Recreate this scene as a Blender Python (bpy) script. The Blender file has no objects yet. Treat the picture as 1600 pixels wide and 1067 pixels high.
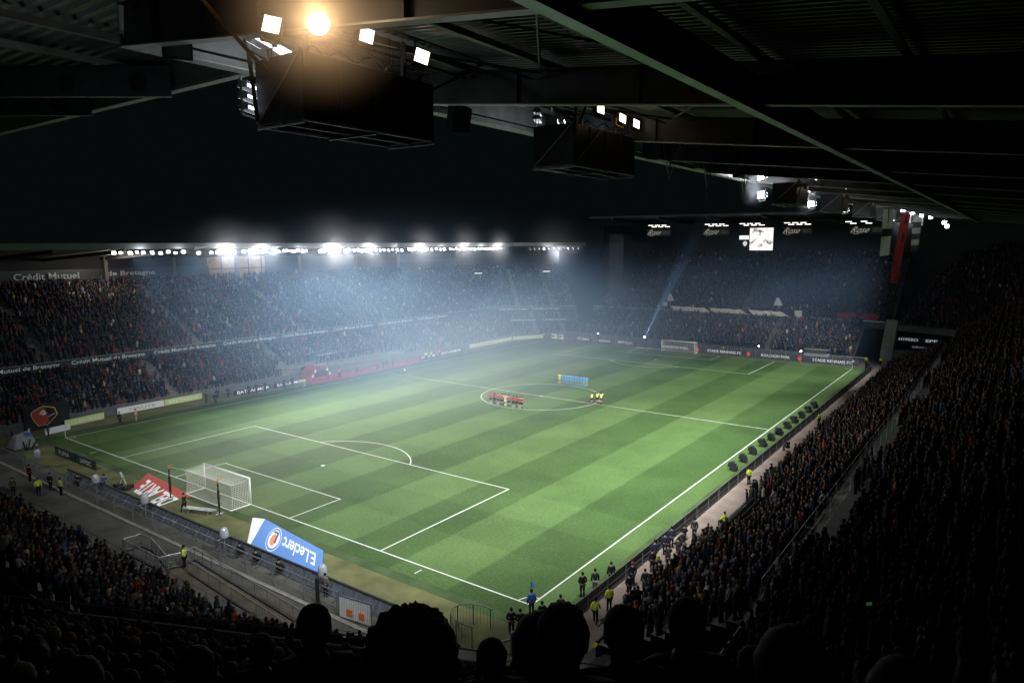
import bpy, math, random
import numpy as np
from mathutils import Vector, Matrix
R = math.radians
random.seed(7); rng = np.random.default_rng(11)
sc = bpy.context.scene
col = sc.collection
CAM = np.array([-34.9569, -23.8564, 23.0048]); YAW, PITCH, ROLL, FPX = 0.6266, -0.1384, -0.0032, 1094.9153
# ------------------------------------------------------------------ materials
_m = {}
def mat(name, c=(.5,.5,.5), rough=.7, metal=0, emit=None, es=1, var=0, vs=3.0, prop=None, attr=None, bump=0, spec=.5):
    if name in _m: return _m[name]
    m = bpy.data.materials.new(name); m.use_nodes = True; nt = m.node_tree; N = nt.nodes; L = nt.links
    b = N['Principled BSDF']; b.inputs['Base Color'].default_value = (*c, 1)
    b.inputs['Roughness'].default_value = rough; b.inputs['Metallic'].default_value = metal
    b.inputs['Specular IOR Level'].default_value = spec
    src = None
    if prop or attr:
        a = N.new('ShaderNodeAttribute'); a.attribute_type = 'OBJECT' if prop else 'GEOMETRY'; a.attribute_name = prop or attr
        src = a.outputs['Color']
    if var:
        tc = N.new('ShaderNodeTexCoord'); nz = N.new('ShaderNodeTexNoise'); nz.inputs['Scale'].default_value = vs; nz.inputs['Detail'].default_value = 6
        L.new(tc.outputs['Object'], nz.inputs['Vector'])
        mr = N.new('ShaderNodeMapRange'); mr.inputs['From Min'].default_value = .25; mr.inputs['From Max'].default_value = .75
        mr.inputs['To Min'].default_value = 1-var; mr.inputs['To Max'].default_value = 1+var
        L.new(nz.outputs['Fac'], mr.inputs['Value'])
        mx = N.new('ShaderNodeVectorMath'); mx.operation = 'SCALE'
        if src: L.new(src, mx.inputs[0])
        else: mx.inputs[0].default_value = c
        L.new(mr.outputs['Result'], mx.inputs['Scale']); src = mx.outputs['Vector']
        if bump:
            bp = N.new('ShaderNodeBump'); bp.inputs['Strength'].default_value = bump; bp.inputs['Distance'].default_value = .05
            L.new(nz.outputs['Fac'], bp.inputs['Height']); L.new(bp.outputs['Normal'], b.inputs['Normal'])
    if src: L.new(src, b.inputs['Base Color'])
    if emit is not None:
        b.inputs['Emission Color'].default_value = (*emit, 1); b.inputs['Emission Strength'].default_value = es
    _m[name] = m; return m
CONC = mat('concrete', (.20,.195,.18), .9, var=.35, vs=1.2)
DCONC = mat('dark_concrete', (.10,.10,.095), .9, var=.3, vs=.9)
PATHM = mat('worn_concrete_path', (.105,.10,.085), .92, var=.5, vs=.35, bump=.2)
RPATH = mat('reddish_path', (.30,.235,.19), .92, var=.25, vs=.6)
STEEL = mat('galvanised_steel', (.36,.38,.38), .45, .7, var=.15)
DSTEEL = mat('dark_painted_steel', (.035,.042,.042), .55, .2, var=.3)
BLACK = mat('black_panel', (.012,.012,.012), .7, var=.3, vs=2)
WHITE = mat('white_paint', (.8,.8,.78), .5, var=.05)
LINE = mat('line_paint', (.60,.62,.56), .8, var=.22, vs=5)
NET = mat('net_cord', (.80,.80,.70), .8, var=.05)
BOARD = mat('dark_board', (.02,.024,.03), .4, var=.2)
RED = mat('red_plastic', (.50,.035,.025), .5, var=.2)
SEATR = mat('red_seat_plastic', (.13,.014,.014), .5, var=.3)
CARPET = mat('red_carpet', (.36,.055,.045), .9, var=.2, vs=5)
ROOFM = mat('roof_deck_steel', (.13,.135,.125), .55, .2, var=.25, vs=.7)
BEAM_SHADE = mat('shaded_beam', (.05,.052,.05), .6, .1, var=.4, vs=1.5)  # beam paint darkened, roof shade put into the colour
BEAM = mat('painted_beam', (.30,.31,.29), .5, .2, var=.3, vs=1.5)
LET = mat('fascia_lettering', (.55,.58,.6), .6, emit=(.55,.6,.66), es=.16)
LETD = mat('dim_lettering', (.4,.43,.44), .6, emit=(.5,.55,.56), es=.07)
LETW = mat('lit_lettering', (.8,.8,.8), .6, emit=(.8,.85,.9), es=.35)
YEL = mat('hi_vis_yellow', (.62,.85,.05), .7, emit=(.6,.85,.08), es=.12, var=.12, vs=6)
ORANGE = mat('orange_plastic', (.8,.2,.03), .5, var=.1)
BLUE = mat('ad_blue', (.10,.25,.60), .7, var=.10, vs=20)
GLASS = mat('smoked_panel', (.06,.07,.08), .15, 0, var=.1)
# ------------------------------------------------------------------ helpers
def tag(o, label=None, cat=None, group=None, kind=None):
    if label: o['label'] = label
    if cat: o['category'] = cat
    if group: o['group'] = group
    if kind: o['kind'] = kind
    return o
def empty(name, loc=(0,0,0), rz=0):
    o = bpy.data.objects.new(name, None); o.location = loc; o.rotation_euler.z = rz; o.empty_display_size = .3; col.objects.link(o); return o
def setpar(o, parent):
    o.parent = parent
def kids(o): return [c for c in bpy.data.objects if c.parent == o]
def copy_tree(o, parent=None, ch=None):
    c = o.copy(); col.objects.link(c); c.parent = parent
    for k in (ch.get(o.name, []) if ch else kids(o)): copy_tree(k, c, ch)
    return c
def childmap(o):
    d = {}
    def rec(x):
        d[x.name] = kids(x)
        for k in d[x.name]: rec(k)
    rec(o); return d
class MB:
    def __init__(s): s.v = []; s.f = []; s.mi = []; s.cur = 0
    def add(s, vs, fs):
        n = len(s.v); s.v += [tuple(map(float, p)) for p in vs]; s.f += [tuple(i+n for i in f) for f in fs]; s.mi += [s.cur]*len(fs); return s
    def quad(s, a, b, c, d): return s.add([a,b,c,d], [(0,1,2,3)])
    def box(s, x0,y0,z0,x1,y1,z1):
        return s.add([(x0,y0,z0),(x1,y0,z0),(x1,y1,z0),(x0,y1,z0),(x0,y0,z1),(x1,y0,z1),(x1,y1,z1),(x0,y1,z1)],
                     [(3,2,1,0),(4,5,6,7),(0,1,5,4),(1,2,6,5),(2,3,7,6),(3,0,4,7)])
    def bar(s, p, q, w=.05, h=None):
        h = h or w; p = Vector(p); q = Vector(q); d = (q-p).normalized()
        up = Vector((0,0,1)) if abs(d.z) < .95 else Vector((1,0,0))
        a = d.cross(up).normalized()*w/2; b = a.cross(d).normalized()*h/2
        return s.add([p-a-b,p+a-b,p+a+b,p-a+b,q-a-b,q+a-b,q+a+b,q-a+b], [(3,2,1,0),(4,5,6,7),(0,1,5,4),(1,2,6,5),(2,3,7,6),(3,0,4,7)])
    def tube(s, p, q, r=.03, n=6, r2=None):
        r2 = r if r2 is None else r2
        p = Vector(p); q = Vector(q); d = (q-p).normalized()
        up = Vector((0,0,1)) if abs(d.z) < .95 else Vector((1,0,0))
        a = d.cross(up).normalized(); b = a.cross(d).normalized(); vs = []
        for c, rr in ((p,r),(q,r2)):
            for i in range(n):
                t = 2*math.pi*i/n; vs.append(c+a*math.cos(t)*rr+b*math.sin(t)*rr)
        return s.add(vs, [(i,(i+1)%n,n+(i+1)%n,n+i) for i in range(n)]+[tuple(range(n))[::-1], tuple(range(n,2*n))])
    def build(s, name, mats, parent=None, smooth=False):
        me = bpy.data.meshes.new(name); me.from_pydata(s.v, [], s.f)
        if not isinstance(mats, (list,tuple)): mats = [mats]
        for m in mats: me.materials.append(m)
        if len(mats) > 1: me.polygons.foreach_set('material_index', s.mi)
        if smooth: me.polygons.foreach_set('use_smooth', [True]*len(me.polygons))
        me.update(); o = bpy.data.objects.new(name, me); col.objects.link(o)
        if parent is not None: o.parent = parent
        return o
def obj_from(me, name, parent=None):
    o = bpy.data.objects.new(name, me); col.objects.link(o)
    if parent is not None: o.parent = parent
    return o
_tc = {}
def text_data(s, bold):
    k = (s, bold)
    if k in _tc: return _tc[k]
    cu = bpy.data.curves.new('txt', 'FONT'); cu.body = s; cu.size = 1; cu.offset = bold; cu.resolution_u = 3
    o = bpy.data.objects.new('txt', cu); col.objects.link(o)
    dg = bpy.context.evaluated_depsgraph_get(); dg.update()
    me = bpy.data.meshes.new_from_object(o.evaluated_get(dg))
    v = np.empty(len(me.vertices)*3); me.vertices.foreach_get('co', v); v = v.reshape(-1,3)
    f = [tuple(p.vertices) for p in me.polygons]
    bpy.data.objects.remove(o); bpy.data.meshes.remove(me); bpy.data.curves.remove(cu)
    _tc[k] = (v, f); return v, f
def text_quad(name, s, bl, br, tr, tl, m, parent=None, bold=.012, shear=0):
    """lettering mapped bilinearly on the quad bl-br-tr-tl"""
    v, f = text_data(s, bold); x0, y0 = v[:,0].min(), v[:,1].min(); x1, y1 = v[:,0].max(), v[:,1].max()
    u = ((v[:,0]-x0)/(x1-x0))[:,None]; w = ((v[:,1]-y0)/(y1-y0))[:,None]
    bl, br, tr, tl = [np.array(p, float)[None] for p in (bl,br,tr,tl)]
    u = u+shear*(w-.5)
    P = (1-w)*((1-u)*bl+u*br)+w*((1-u)*tl+u*tr)
    b = MB(); b.add(P.tolist(), f); return b.build(name, m, parent)
def text_at(name, s, o, xd, up, length, height, m, parent=None, bold=.012, shear=0):
    o = np.array(o, float); xd = np.array(xd, float)*length; up = np.array(up, float)*height
    return text_quad(name, s, o, o+xd, o+xd+up, o+up, m, parent, bold, shear)
# ------------------------------------------------------------------ camera
cam = bpy.data.cameras.new('camera'); co = bpy.data.objects.new('camera', cam); col.objects.link(co); sc.camera = co
fw = np.array([math.cos(PITCH)*math.cos(YAW), math.cos(PITCH)*math.sin(YAW), math.sin(PITCH)])
r_ = np.cross(fw, [0,0,1]); r_ /= np.linalg.norm(r_); u_ = np.cross(r_, fw)
CR = r_*math.cos(ROLL)+u_*math.sin(ROLL); CU = -r_*math.sin(ROLL)+u_*math.cos(ROLL)
M4 = Matrix(((CR[0],CU[0],-fw[0],CAM[0]),(CR[1],CU[1],-fw[1],CAM[1]),(CR[2],CU[2],-fw[2],CAM[2]),(0,0,0,1)))
co.matrix_world = M4; cam.sensor_width = 36; cam.lens = FPX/1600*36; cam.clip_start = .1; cam.clip_end = 2000
def inview(P, mg=.06):
    d = P-CAM; w = d@fw; px = FPX*(d@CR)/np.maximum(w,1e-3); py = FPX*(d@CU)/np.maximum(w,1e-3)
    return (w > .6) & (np.abs(px) < 800*(1+mg)) & (np.abs(py) < 533*(1+mg))
# ------------------------------------------------------------------ setting: ground, pitch, paths
def plane(name, x0,y0,x1,y1,z,m,kind='structure'):
    b = MB(); b.quad((x0,y0,z),(x1,y0,z),(x1,y1,z),(x0,y1,z)); o = b.build(name, m); tag(o, kind=kind); return o
plane('ground', -1500,-1500,1500,1500,-.05, mat('ground_asphalt', (.05,.05,.05), .95, var=.2))
def grass_mat():
    m = bpy.data.materials.new('pitch_grass'); m.use_nodes = True; nt = m.node_tree; N = nt.nodes; L = nt.links; b = N['Principled BSDF']
    geo = N.new('ShaderNodeNewGeometry'); sx = N.new('ShaderNodeSeparateXYZ'); L.new(geo.outputs['Position'], sx.inputs[0])
    wn = N.new('ShaderNodeTexNoise'); wn.inputs['Scale'].default_value = .35; wn.inputs['Detail'].default_value = 3; L.new(geo.outputs['Position'], wn.inputs['Vector'])
    def math_(op, a, bb=None, **k):
        n = N.new('ShaderNodeMath'); n.operation = op
        for i, q in enumerate((a, bb)):
            if q is None: continue
            if isinstance(q, (int,float)): n.inputs[i].default_value = q
            else: L.new(q, n.inputs[i])
        return n.outputs[0]
    def band(coord, per, off, soft):
        j = math_('MULTIPLY', math_('SUBTRACT', wn.outputs['Fac'], .5), .5)
        c = math_('ADD', math_('ADD', coord, off), j)
        s = math_('SINE', math_('MULTIPLY', c, math.pi/per))
        mr = N.new('ShaderNodeMapRange'); mr.interpolation_type = 'SMOOTHSTEP'; mr.inputs['From Min'].default_value = -soft; mr.inputs['From Max'].default_value = soft
        mr.inputs['To Min'].default_value = -1; mr.inputs['To Max'].default_value = 1; L.new(s, mr.inputs['Value']); return mr.outputs['Result']
    by = band(sx.outputs['Y'], 5.667, 0, .10)      # bands running along the pitch
    bx = band(sx.outputs['X'], 5.5, 0, .10)
    # cross bands mostly near the goals
    d = math_('SUBTRACT', 52.5, math_('ABSOLUTE', math_('SUBTRACT', sx.outputs['X'], 52.5)))
    mr = N.new('ShaderNodeMapRange'); mr.inputs['From Min'].default_value = 14; mr.inputs['From Max'].default_value = 26; mr.inputs['To Min'].default_value = .34; mr.inputs['To Max'].default_value = .07; L.new(d, mr.inputs['Value'])
    tot = math_('ADD', math_('MULTIPLY', by, -.85), math_('MULTIPLY', math_('MULTIPLY', bx, mr.outputs['Result']), 1.0))
    n1 = N.new('ShaderNodeTexNoise'); n1.inputs['Scale'].default_value = .13; n1.inputs['Detail'].default_value = 7; n1.inputs['Roughness'].default_value = .65; L.new(geo.outputs['Position'], n1.inputs['Vector'])
    n2 = N.new('ShaderNodeTexNoise'); n2.inputs['Scale'].default_value = 4.5; n2.inputs['Detail'].default_value = 6; n2.inputs['Roughness'].default_value = .8; L.new(geo.outputs['Position'], n2.inputs['Vector'])
    v = math_('ADD', math_('MULTIPLY', tot, .13), 1.0)
    v = math_('ADD', v, math_('MULTIPLY', math_('SUBTRACT', n1.outputs['Fac'], .5), .85))
    v = math_('ADD', v, math_('MULTIPLY', math_('SUBTRACT', n2.outputs['Fac'], .5), 2.0))
    mix = N.new('ShaderNodeMixRGB'); mix.inputs[1].default_value = (.034,.082,.015,1); mix.inputs[2].default_value = (.077,.130,.038,1)
    fac = math_('ADD', math_('MULTIPLY', tot, .22), .45); fac = math_('ADD', fac, math_('MULTIPLY', math_('SUBTRACT', n1.outputs['Fac'], .5), .5)); 
    cl = N.new('ShaderNodeClamp'); L.new(fac, cl.inputs[0]); L.new(cl.outputs[0], mix.inputs[0])
    sc_ = N.new('ShaderNodeVectorMath'); sc_.operation = 'SCALE'; L.new(mix.outputs[0], sc_.inputs[0]); L.new(v, sc_.inputs['Scale'])
    yy_ = math_('ABSOLUTE', math_('SUBTRACT', sx.outputs['Y'], 34.0)); rad = math_('SQRT', math_('ADD', math_('POWER', math_('MULTIPLY', math_('SUBTRACT', 53.5, math_('ABSOLUTE', math_('SUBTRACT', sx.outputs['X'], 52.5))), 1.0), 2.0), math_('POWER', math_('MULTIPLY', yy_, .45), 2.0)))
    wf = N.new('ShaderNodeMapRange'); wf.inputs['From Min'].default_value = 5.0; wf.inputs['From Max'].default_value = 1.0; wf.inputs['To Max'].default_value = .9; L.new(rad, wf.inputs['Value'])
    n3 = N.new('ShaderNodeTexNoise'); n3.inputs['Scale'].default_value = 1.6; n3.inputs['Detail'].default_value = 5; L.new(geo.outputs['Position'], n3.inputs['Vector'])
    scf = N.new('ShaderNodeMapRange'); scf.inputs['From Min'].default_value = .60; scf.inputs['From Max'].default_value = .75; scf.inputs['To Max'].default_value = .30; L.new(n3.outputs['Fac'], scf.inputs['Value'])
    wfac = math_('ADD', math_('MULTIPLY', wf.outputs['Result'], n3.outputs['Fac']), scf.outputs['Result'])
    wm = N.new('ShaderNodeMixRGB'); wm.inputs[2].default_value = (.13,.125,.06,1); L.new(wfac, wm.inputs[0]); L.new(sc_.outputs['Vector'], wm.inputs[1]); sc_ = wm
    L.new(wm.outputs[0], b.inputs['Base Color']); b.inputs['Roughness'].default_value = .75; b.inputs['Specular IOR Level'].default_value = .25
    bp = N.new('ShaderNodeBump'); bp.inputs['Strength'].default_value = .5; bp.inputs['Distance'].default_value = .05; L.new(n2.outputs['Fac'], bp.inputs['Height']); L.new(bp.outputs['Normal'], b.inputs['Normal'])
    return m
GRASS = grass_mat()
VERGE = mat('worn_turf', (.120,.125,.045), .95, var=.45, vs=.5, bump=.3)
VGREEN = mat('verge_turf', (.050,.085,.025), .95, var=.5, vs=.35, bump=.3)
plane('concrete_apron', -14, -6.2, 114, 76, -.03, PATHM)
plane('turf_verge', -6.2, -3.0, 107.4, 74.9, -.012, VERGE)
plane('turf_surround', -2.6, -2.3, 106.6, 70.6, -.004, VGREEN)
plane('pitch', -1.7, -1.9, 106.2, 69.6, .004, GRASS)
plane('touchline_path', -3, -5.6, 112, -3.25, -.006, RPATH)
b = MB(); w = .06
def ln(x0,y0,x1,y1,z=.010,w=.06):
    d = Vector((x1-x0,y1-y0,0)).normalized(); n = Vector((-d.y,d.x,0))*w; a = Vector((x0,y0,z)); c = Vector((x1,y1,z)); b.quad(a-n-d*w,c-n+d*w,c+n+d*w,a+n-d*w)
def arc(cx,cy,r,a0,a1,n=48,z=.010,w=.06):
    for i in range(n):
        t0 = a0+(a1-a0)*i/n; t1 = a0+(a1-a0)*(i+1)/n
        b.add([(cx+(r-w)*math.cos(t0),cy+(r-w)*math.sin(t0),z),(cx+(r+w)*math.cos(t0),cy+(r+w)*math.sin(t0),z),(cx+(r+w)*math.cos(t1),cy+(r+w)*math.sin(t1),z),(cx+(r-w)*math.cos(t1),cy+(r-w)*math.sin(t1),z)],[(0,1,2,3)])
ln(0,0,105,0,.010); ln(0,68,105,68,.010); ln(0,0,0,68,.014); ln(105,0,105,68,.014); ln(52.5,0,52.5,68,.014)
for s, X in ((1,0),(-1,105)):
    ln(X,13.84,X+s*16.5,13.84,.018); ln(X,54.16,X+s*16.5,54.16,.018); ln(X+s*16.5,13.84,X+s*16.5,54.16,.022)
    ln(X,24.84,X+s*5.5,24.84,.018); ln(X,43.16,X+s*5.5,43.16,.018); ln(X+s*5.5,24.84,X+s*5.5,43.16,.022)
    t = math.acos(5.5/9.15)
    if s == 1: arc(11,34,9.15,-t,t,24,.026)
    else: arc(94,34,9.15,math.pi-t,math.pi+t,24,.026)
    arc(X+s*11,34,.12,0,2*math.pi,10,.012,.12)
    for Y, a in ((0, 0 if s==1 else math.pi/2),(68, -math.pi/2 if s==1 else math.pi)): arc(X,Y,1,a,a+math.pi/2,10,.018,.05)
    for Y in (9.15,58.85): ln(X-s*.5,Y,X-s*1.1,Y,.010,.05)
arc(52.5,34,9.15,0,2*math.pi,72,.018); arc(52.5,34,.12,0,2*math.pi,10,.022,.12)
tag(b.build('pitch_marking', LINE), kind='structure')
b = MB(); b.box(-8.55,-2,-.02,-8.25,74,.09); tag(b.build('kerb', mat('pale_kerb', (.30,.28,.25), .9, var=.3, vs=3)), kind='structure')
plane('sunken_ramp', -11.0, 8, -9.3, 23.5, -.02, mat('rusty_ramp', (.13,.10,.06), .9, var=.5, vs=.7))
# ------------------------------------------------------------------ rings and terraces
def offs(pts, d):
    """offset open polyline to the LEFT by d (mitred)"""
    P = [np.array(p, float) for p in pts]; out = []
    for i, p in enumerate(P):
        ns = []
        if i > 0: t = P[i]-P[i-1]; t /= np.linalg.norm(t); ns.append(np.array([-t[1],t[0]]))
        if i < len(P)-1: t = P[i+1]-P[i]; t /= np.linalg.norm(t); ns.append(np.array([-t[1],t[0]]))
        n = sum(ns)/len(ns); n = n/(n@n); out.append(p+n*d)
    return out
SEATS = []   # x, y, z, heading(rad), zone
from mathutils import noise as mnoise
def clump(x,y): return mnoise.noise(Vector((x*.09,y*.16,3.1)))+.6*mnoise.noise(Vector((x*.31,y*.4,9.7)))
def terrace(name, pts, rows, z0, rise, depth, parent, zone, m=CONC, gap=.5, occ=.95, aisles=None, aisle_w=1.3, skip=None, back=True):
    b = MB(); pl = [offs(pts, i*depth) for i in range(rows+1)]
    for i in range(rows):
        z = z0+i*rise; zp = z-rise if i else z0-1.0
        for k in range(len(pts)-1):
            a, c = pl[i][k], pl[i][k+1]; a2, c2 = pl[i+1][k], pl[i+1][k+1]
            b.quad((*a,zp),(*c,zp),(*c,z),(*a,z)); b.quad((*a,z),(*c,z),(*c2,z),(*a2,z))
            mid0 = (a+a2)/2*1.0; mid1 = (c+c2)/2; L = np.linalg.norm(mid1-mid0)
            if L < .6: continue
            t = (mid1-mid0)/L; n = np.array([-t[1],t[0]]); head = math.atan2(-n[1],-n[0])
            base = np.linalg.norm((pl[0][k+1]-pl[0][k]));
            ph_ = random.random()
            for j in range(int(L/gap)):
                u = (j+ph_)*gap; p = mid0+t*u
                # project on the front line for aisle positions
                s = (p-np.array(pts[k]))@t
                if aisles and any(abs(s-q) < aisle_w/2 for q in aisles.get(k, [])): continue
                if skip and skip(p[0], p[1], i): continue
                if random.random() > (occ(p[0],p[1],i) if callable(occ) else occ)-max(0,clump(p[0],p[1])-.30)*.9:
                    SEATS.append((p[0],p[1],z,head,zone+'_empty',i,k)); continue
                SEATS.append((p[0]+random.uniform(-.16,.16),p[1]+random.uniform(-.16,.16),z,head,zone,i,k))
    o = b.build(name, m, parent); return o, pl, z0+rows*rise
def fascia(name, pts, z0, z1, m, parent, th=.12):
    b = MB(); o2 = offs(pts, th)
    for k in range(len(pts)-1):
        a, c, a2, c2 = pts[k], pts[k+1], o2[k], o2[k+1]
        b.quad((*a,z0),(*c,z0),(*c,z1),(*a,z1)); b.quad((*a,z1),(*c,z1),(*c2,z1),(*a2,z1)); b.quad((*a2,z0),(*c2,z0),(*c,z0),(*a,z0)); b.quad((*c2,z0),(*a2,z0),(*a2,z1),(*c2,z1))
    return b.build(name, m, parent)
def slab(name, pa, pb, za, zb, m, parent, th=.15):
    """sheet between polyline pa at za and polyline pb at zb"""
    b = MB()
    for k in range(len(pa)-1):
        b.quad((*pa[k],za),(*pa[k+1],za),(*pb[k+1],zb),(*pb[k],zb)); b.quad((*pa[k+1],za+th),(*pa[k],za+th),(*pb[k],zb+th),(*pb[k+1],zb+th))
        b.quad((*pa[k],za),(*pa[k],za+th),(*pa[k+1],za+th),(*pa[k+1],za))
    return b.build(name, m, parent)
def rail_mb(b, pts3, h=1.0, r=.025, posts=2.0, wires=2):
    for k in range(len(pts3)-1):
        p, q = Vector(pts3[k]), Vector(pts3[k+1]); L = (q-p).length; up = Vector((0,0,h))
        b.tube(p+up, q+up, r, 5)
        for wv in range(wires): z = Vector((0,0,h*(wv+1)/(wires+1))); b.tube(p+z, q+z, r*.5, 4)
        n = max(1, int(L/posts))
        for i in range(n+1): c = p+(q-p)*i/n; b.tube(c, c+up, r, 5)
    return b
# ---- left stand (with the far left corner)
left = tag(empty('long_stand', (45,84,0)), 'long two tier stand across the pitch with lettered balcony under a bright row of floodlights', 'stand')
def lp(o): o.matrix_parent_inverse = o.parent.matrix_world.inverted(); return o
bpy.context.view_layer.update()
def fixp(root):
    bpy.context.view_layer.update(); inv = Matrix.Translation(root.location).inverted()
    for c in kids(root): c.matrix_parent_inverse = inv
LF = [(-22,75.5),(103.5,75.5),(111.3,67.7)][::-1]      # travelling so that outward is to the left needs reversed order
LFo = [(111.3,67.7),(103.5,75.5),(-22,75.5)]
def rev_ok(pts, test): return pts
# outward(left) check: direction -x => left normal is -y. So use forward direction
LFf = [(-22,75.5),(103.5,75.5),(116,63)]
aL = {0: [15,40,60.5,82,101,118], 1: [5.5,12.5]}
def occ_low(x,y,i): return .90 if x < 45 else .97
def skip_left(x,y,i): return (38 < x < 66 and i < 2) or (36.5 < x < 45 and i < 3)
terrace('lower_terrace', LFf, 13, .9, .38, .8, left, 'left_low', aisles=aL, occ=occ_low, gap=.52, skip=skip_left)
LU = offs(LFf, 8.7)
def occ_up(x,y,i): return .80 if (i < 5 and x < 40) else (.93 if x < 40 else .97)
terrace('upper_terrace', LU, 24, 6.75, .40, .8, left, 'left_up', aisles={0: [27,49,69,91,112,126], 1: [6,15]}, occ=occ_up, gap=.52)
fascia('balcony_front', offs(LFf, 8.5), 5.75, 6.95, mat('fascia_navy', (.035,.045,.06), .5, var=.2), left)
fascia('parapet_rail', offs(LFf, 8.45), 6.98, 7.04, STEEL, left, .05)
PB = offs(LFf, 29.3)
fascia('back_wall', PB, 10, 22, mat('dark_wall', (.022,.024,.025), .9, var=.3, vs=.3), left)
fascia('upper_board', offs(LFf, 28.8)[:2], 16.9, 19.0, mat('upper_board_dark', (.025,.03,.033), .5, var=.25), left)
slab('roof', offs(LFf, .5), offs(LFf, 30.5), 22.65, 21.0, mat('left_roof', (.12,.13,.13), .7, var=.2), left, .2)
fascia('roof_edge', offs(LFf, .3), 22.45, 23.25, mat('roof_edge_sheet', (.16,.17,.17), .6, var=.2, vs=.6), left, .3)
fascia('front_wall', offs(LFf, -.1), -.03, 1.15, mat('grey_wall', (.12,.125,.13), .8, var=.3), left)
t0 = 7.83-11.78*2
for i in range(10):
    x = t0+i*11.72
    if x+10.4 > 108: break
    if i==9: break
    text_at('lettering', 'Crédit Mutuel de Bretagne', (x, 83.96, 6.08), (1,0,0), (0,0,1), 10.3, .72, LET, left)
text_at('lettering', 'Crédit Mutuel', (8.46,103.9,17.5), (1,0,0), (0,0,1), 9.5, 1.05, LETD, left)
text_at('lettering', 'de Bretagne', (22.45,103.9,17.5), (1,0,0), (0,0,1), 8.3, 1.05, LETD, left)
cd = np.array([1,-1,0])/math.sqrt(2); c0 = np.array([*offs(LFf, 8.42)[1], 6.08])
text_at('lettering', 'Crédit Mutuel de Bretagne', c0+cd*1.0, cd, (0,0,1), 7.2, .62, LET, left)
text_at('lettering', 'Crédit Mutuel de Bretagne', c0+cd*9.4, cd, (0,0,1), 7.2, .62, LET, left)
c1 = np.array([*offs(LFf, 2.9)[1], 3.95])
b = MB(); cn = np.array([-1,-1,0])/math.sqrt(2)
p = c1+cd*.2; q = c1+cd*16; b.bar(p+[0,0,.3], q+[0,0,.3], .1, 1.0); b.build('corner_board', BOARD, left)
text_at('lettering', 'Crédit Mutuel de Bretagne', c1+cd*.8+cn*.12, cd, (0,0,1), 6.2, .5, LET, left)
text_at('lettering', 'Crédit Mutuel de Bretagne', c1+cd*8.6+cn*.12, cd, (0,0,1), 6.2, .5, LET, left)
# roof props and columns at the back, lit lounge
for x in [4,22,34,47,62,78,92]:
    b = MB(); b.box(x-.25,103.0,15.5,x+.25,103.5,21.3); b.build('column', mat('column_paint', (.14,.14,.13), .6, var=.2), left)
for x in range(-14, 104, 9):
    b = MB(); b.bar((x,77,22.2),(x,105,20.6),.25,.5); b.build('rafter', DSTEEL, left)
b = MB(); b.box(41.5,104.2,16.0,54,105.2,20.6); b.build('lounge_window', mat('lounge_glow', (.3,.2,.12), .5, emit=(1,.62,.38), es=.10, var=.6, vs=.8), left)
b = MB()
for x in (44,47,50,53): b.box(x,104.05,16,x+.2,104.2,20.6)
b.box(41.5,104.05,18.2,54,104.2,18.4); b.build('lounge_frame', DSTEEL, left)
b = MB(); 
for x,z,l in ((28.6,13.3,1.2),(15,15.3,2.5),(43,14.5,9)): b.box(x,100.6,z,x+l,100.7,z+.12)
b.build('handrail', mat('lit_rail', (.7,.72,.75), .5, emit=(.8,.85,.95), es=.35), left)
for (x,y,w_,z) in ((28.9,97,1.0,13.2),):
    b = MB(); b.box(x,y,z,x+w_,y+.1,z+.13); b.build('entrance_light', mat('strip_glow', (.9,.9,.9), .5, emit=(.95,.97,1), es=1.6), left)
fixp(left)
# ---- far stand
far = tag(empty('end_stand', (126,30,0)), 'steep two tier end stand behind the distant goal with pale tifo sheets along its rail', 'stand')
FF = [(111.6,61.5),(111.6,1.0)]
FFr = FF     # direction -y => left normal is +x : outward
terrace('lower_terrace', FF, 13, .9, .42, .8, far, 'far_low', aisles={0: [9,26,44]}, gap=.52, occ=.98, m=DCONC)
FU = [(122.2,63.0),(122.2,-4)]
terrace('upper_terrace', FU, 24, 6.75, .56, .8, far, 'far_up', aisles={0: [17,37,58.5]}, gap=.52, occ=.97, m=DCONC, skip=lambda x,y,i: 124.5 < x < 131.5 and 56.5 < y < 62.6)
fascia('balcony_front', [(122.0,64),(122.0,-3)], 5.9, 7.1, DCONC, far)
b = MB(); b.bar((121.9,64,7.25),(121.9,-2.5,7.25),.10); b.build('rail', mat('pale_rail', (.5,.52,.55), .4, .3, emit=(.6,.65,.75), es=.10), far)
fascia('back_wall', [(141.6,72),(141.6,-24)], 8, 28, mat('dark_wall', (.022,.024,.025), .9, var=.3, vs=.3), far)
slab('roof', [(119.5,64),(119.5,-3)], [(144,64),(144,-3)], 29.2, 28.6, mat('far_roof', (.05,.055,.055), .7, var=.2), far, .3)
fascia('front_wall', [(111.3,62),(111.3,1)], -.03, 1.2, DCONC, far)
for y in (58,46,34,22,10):
    b = MB(); b.bar((120,y,28.9),(143,y,28.1),.3,.8); b.build('rafter', DSTEEL, far)
b = MB(); b.box(125.5,57.6,0,130.5,61.6,25.3); b.build('tower', mat('tower_concrete', (.055,.06,.06), .9, var=.2), far)
fixp(far)
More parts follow.
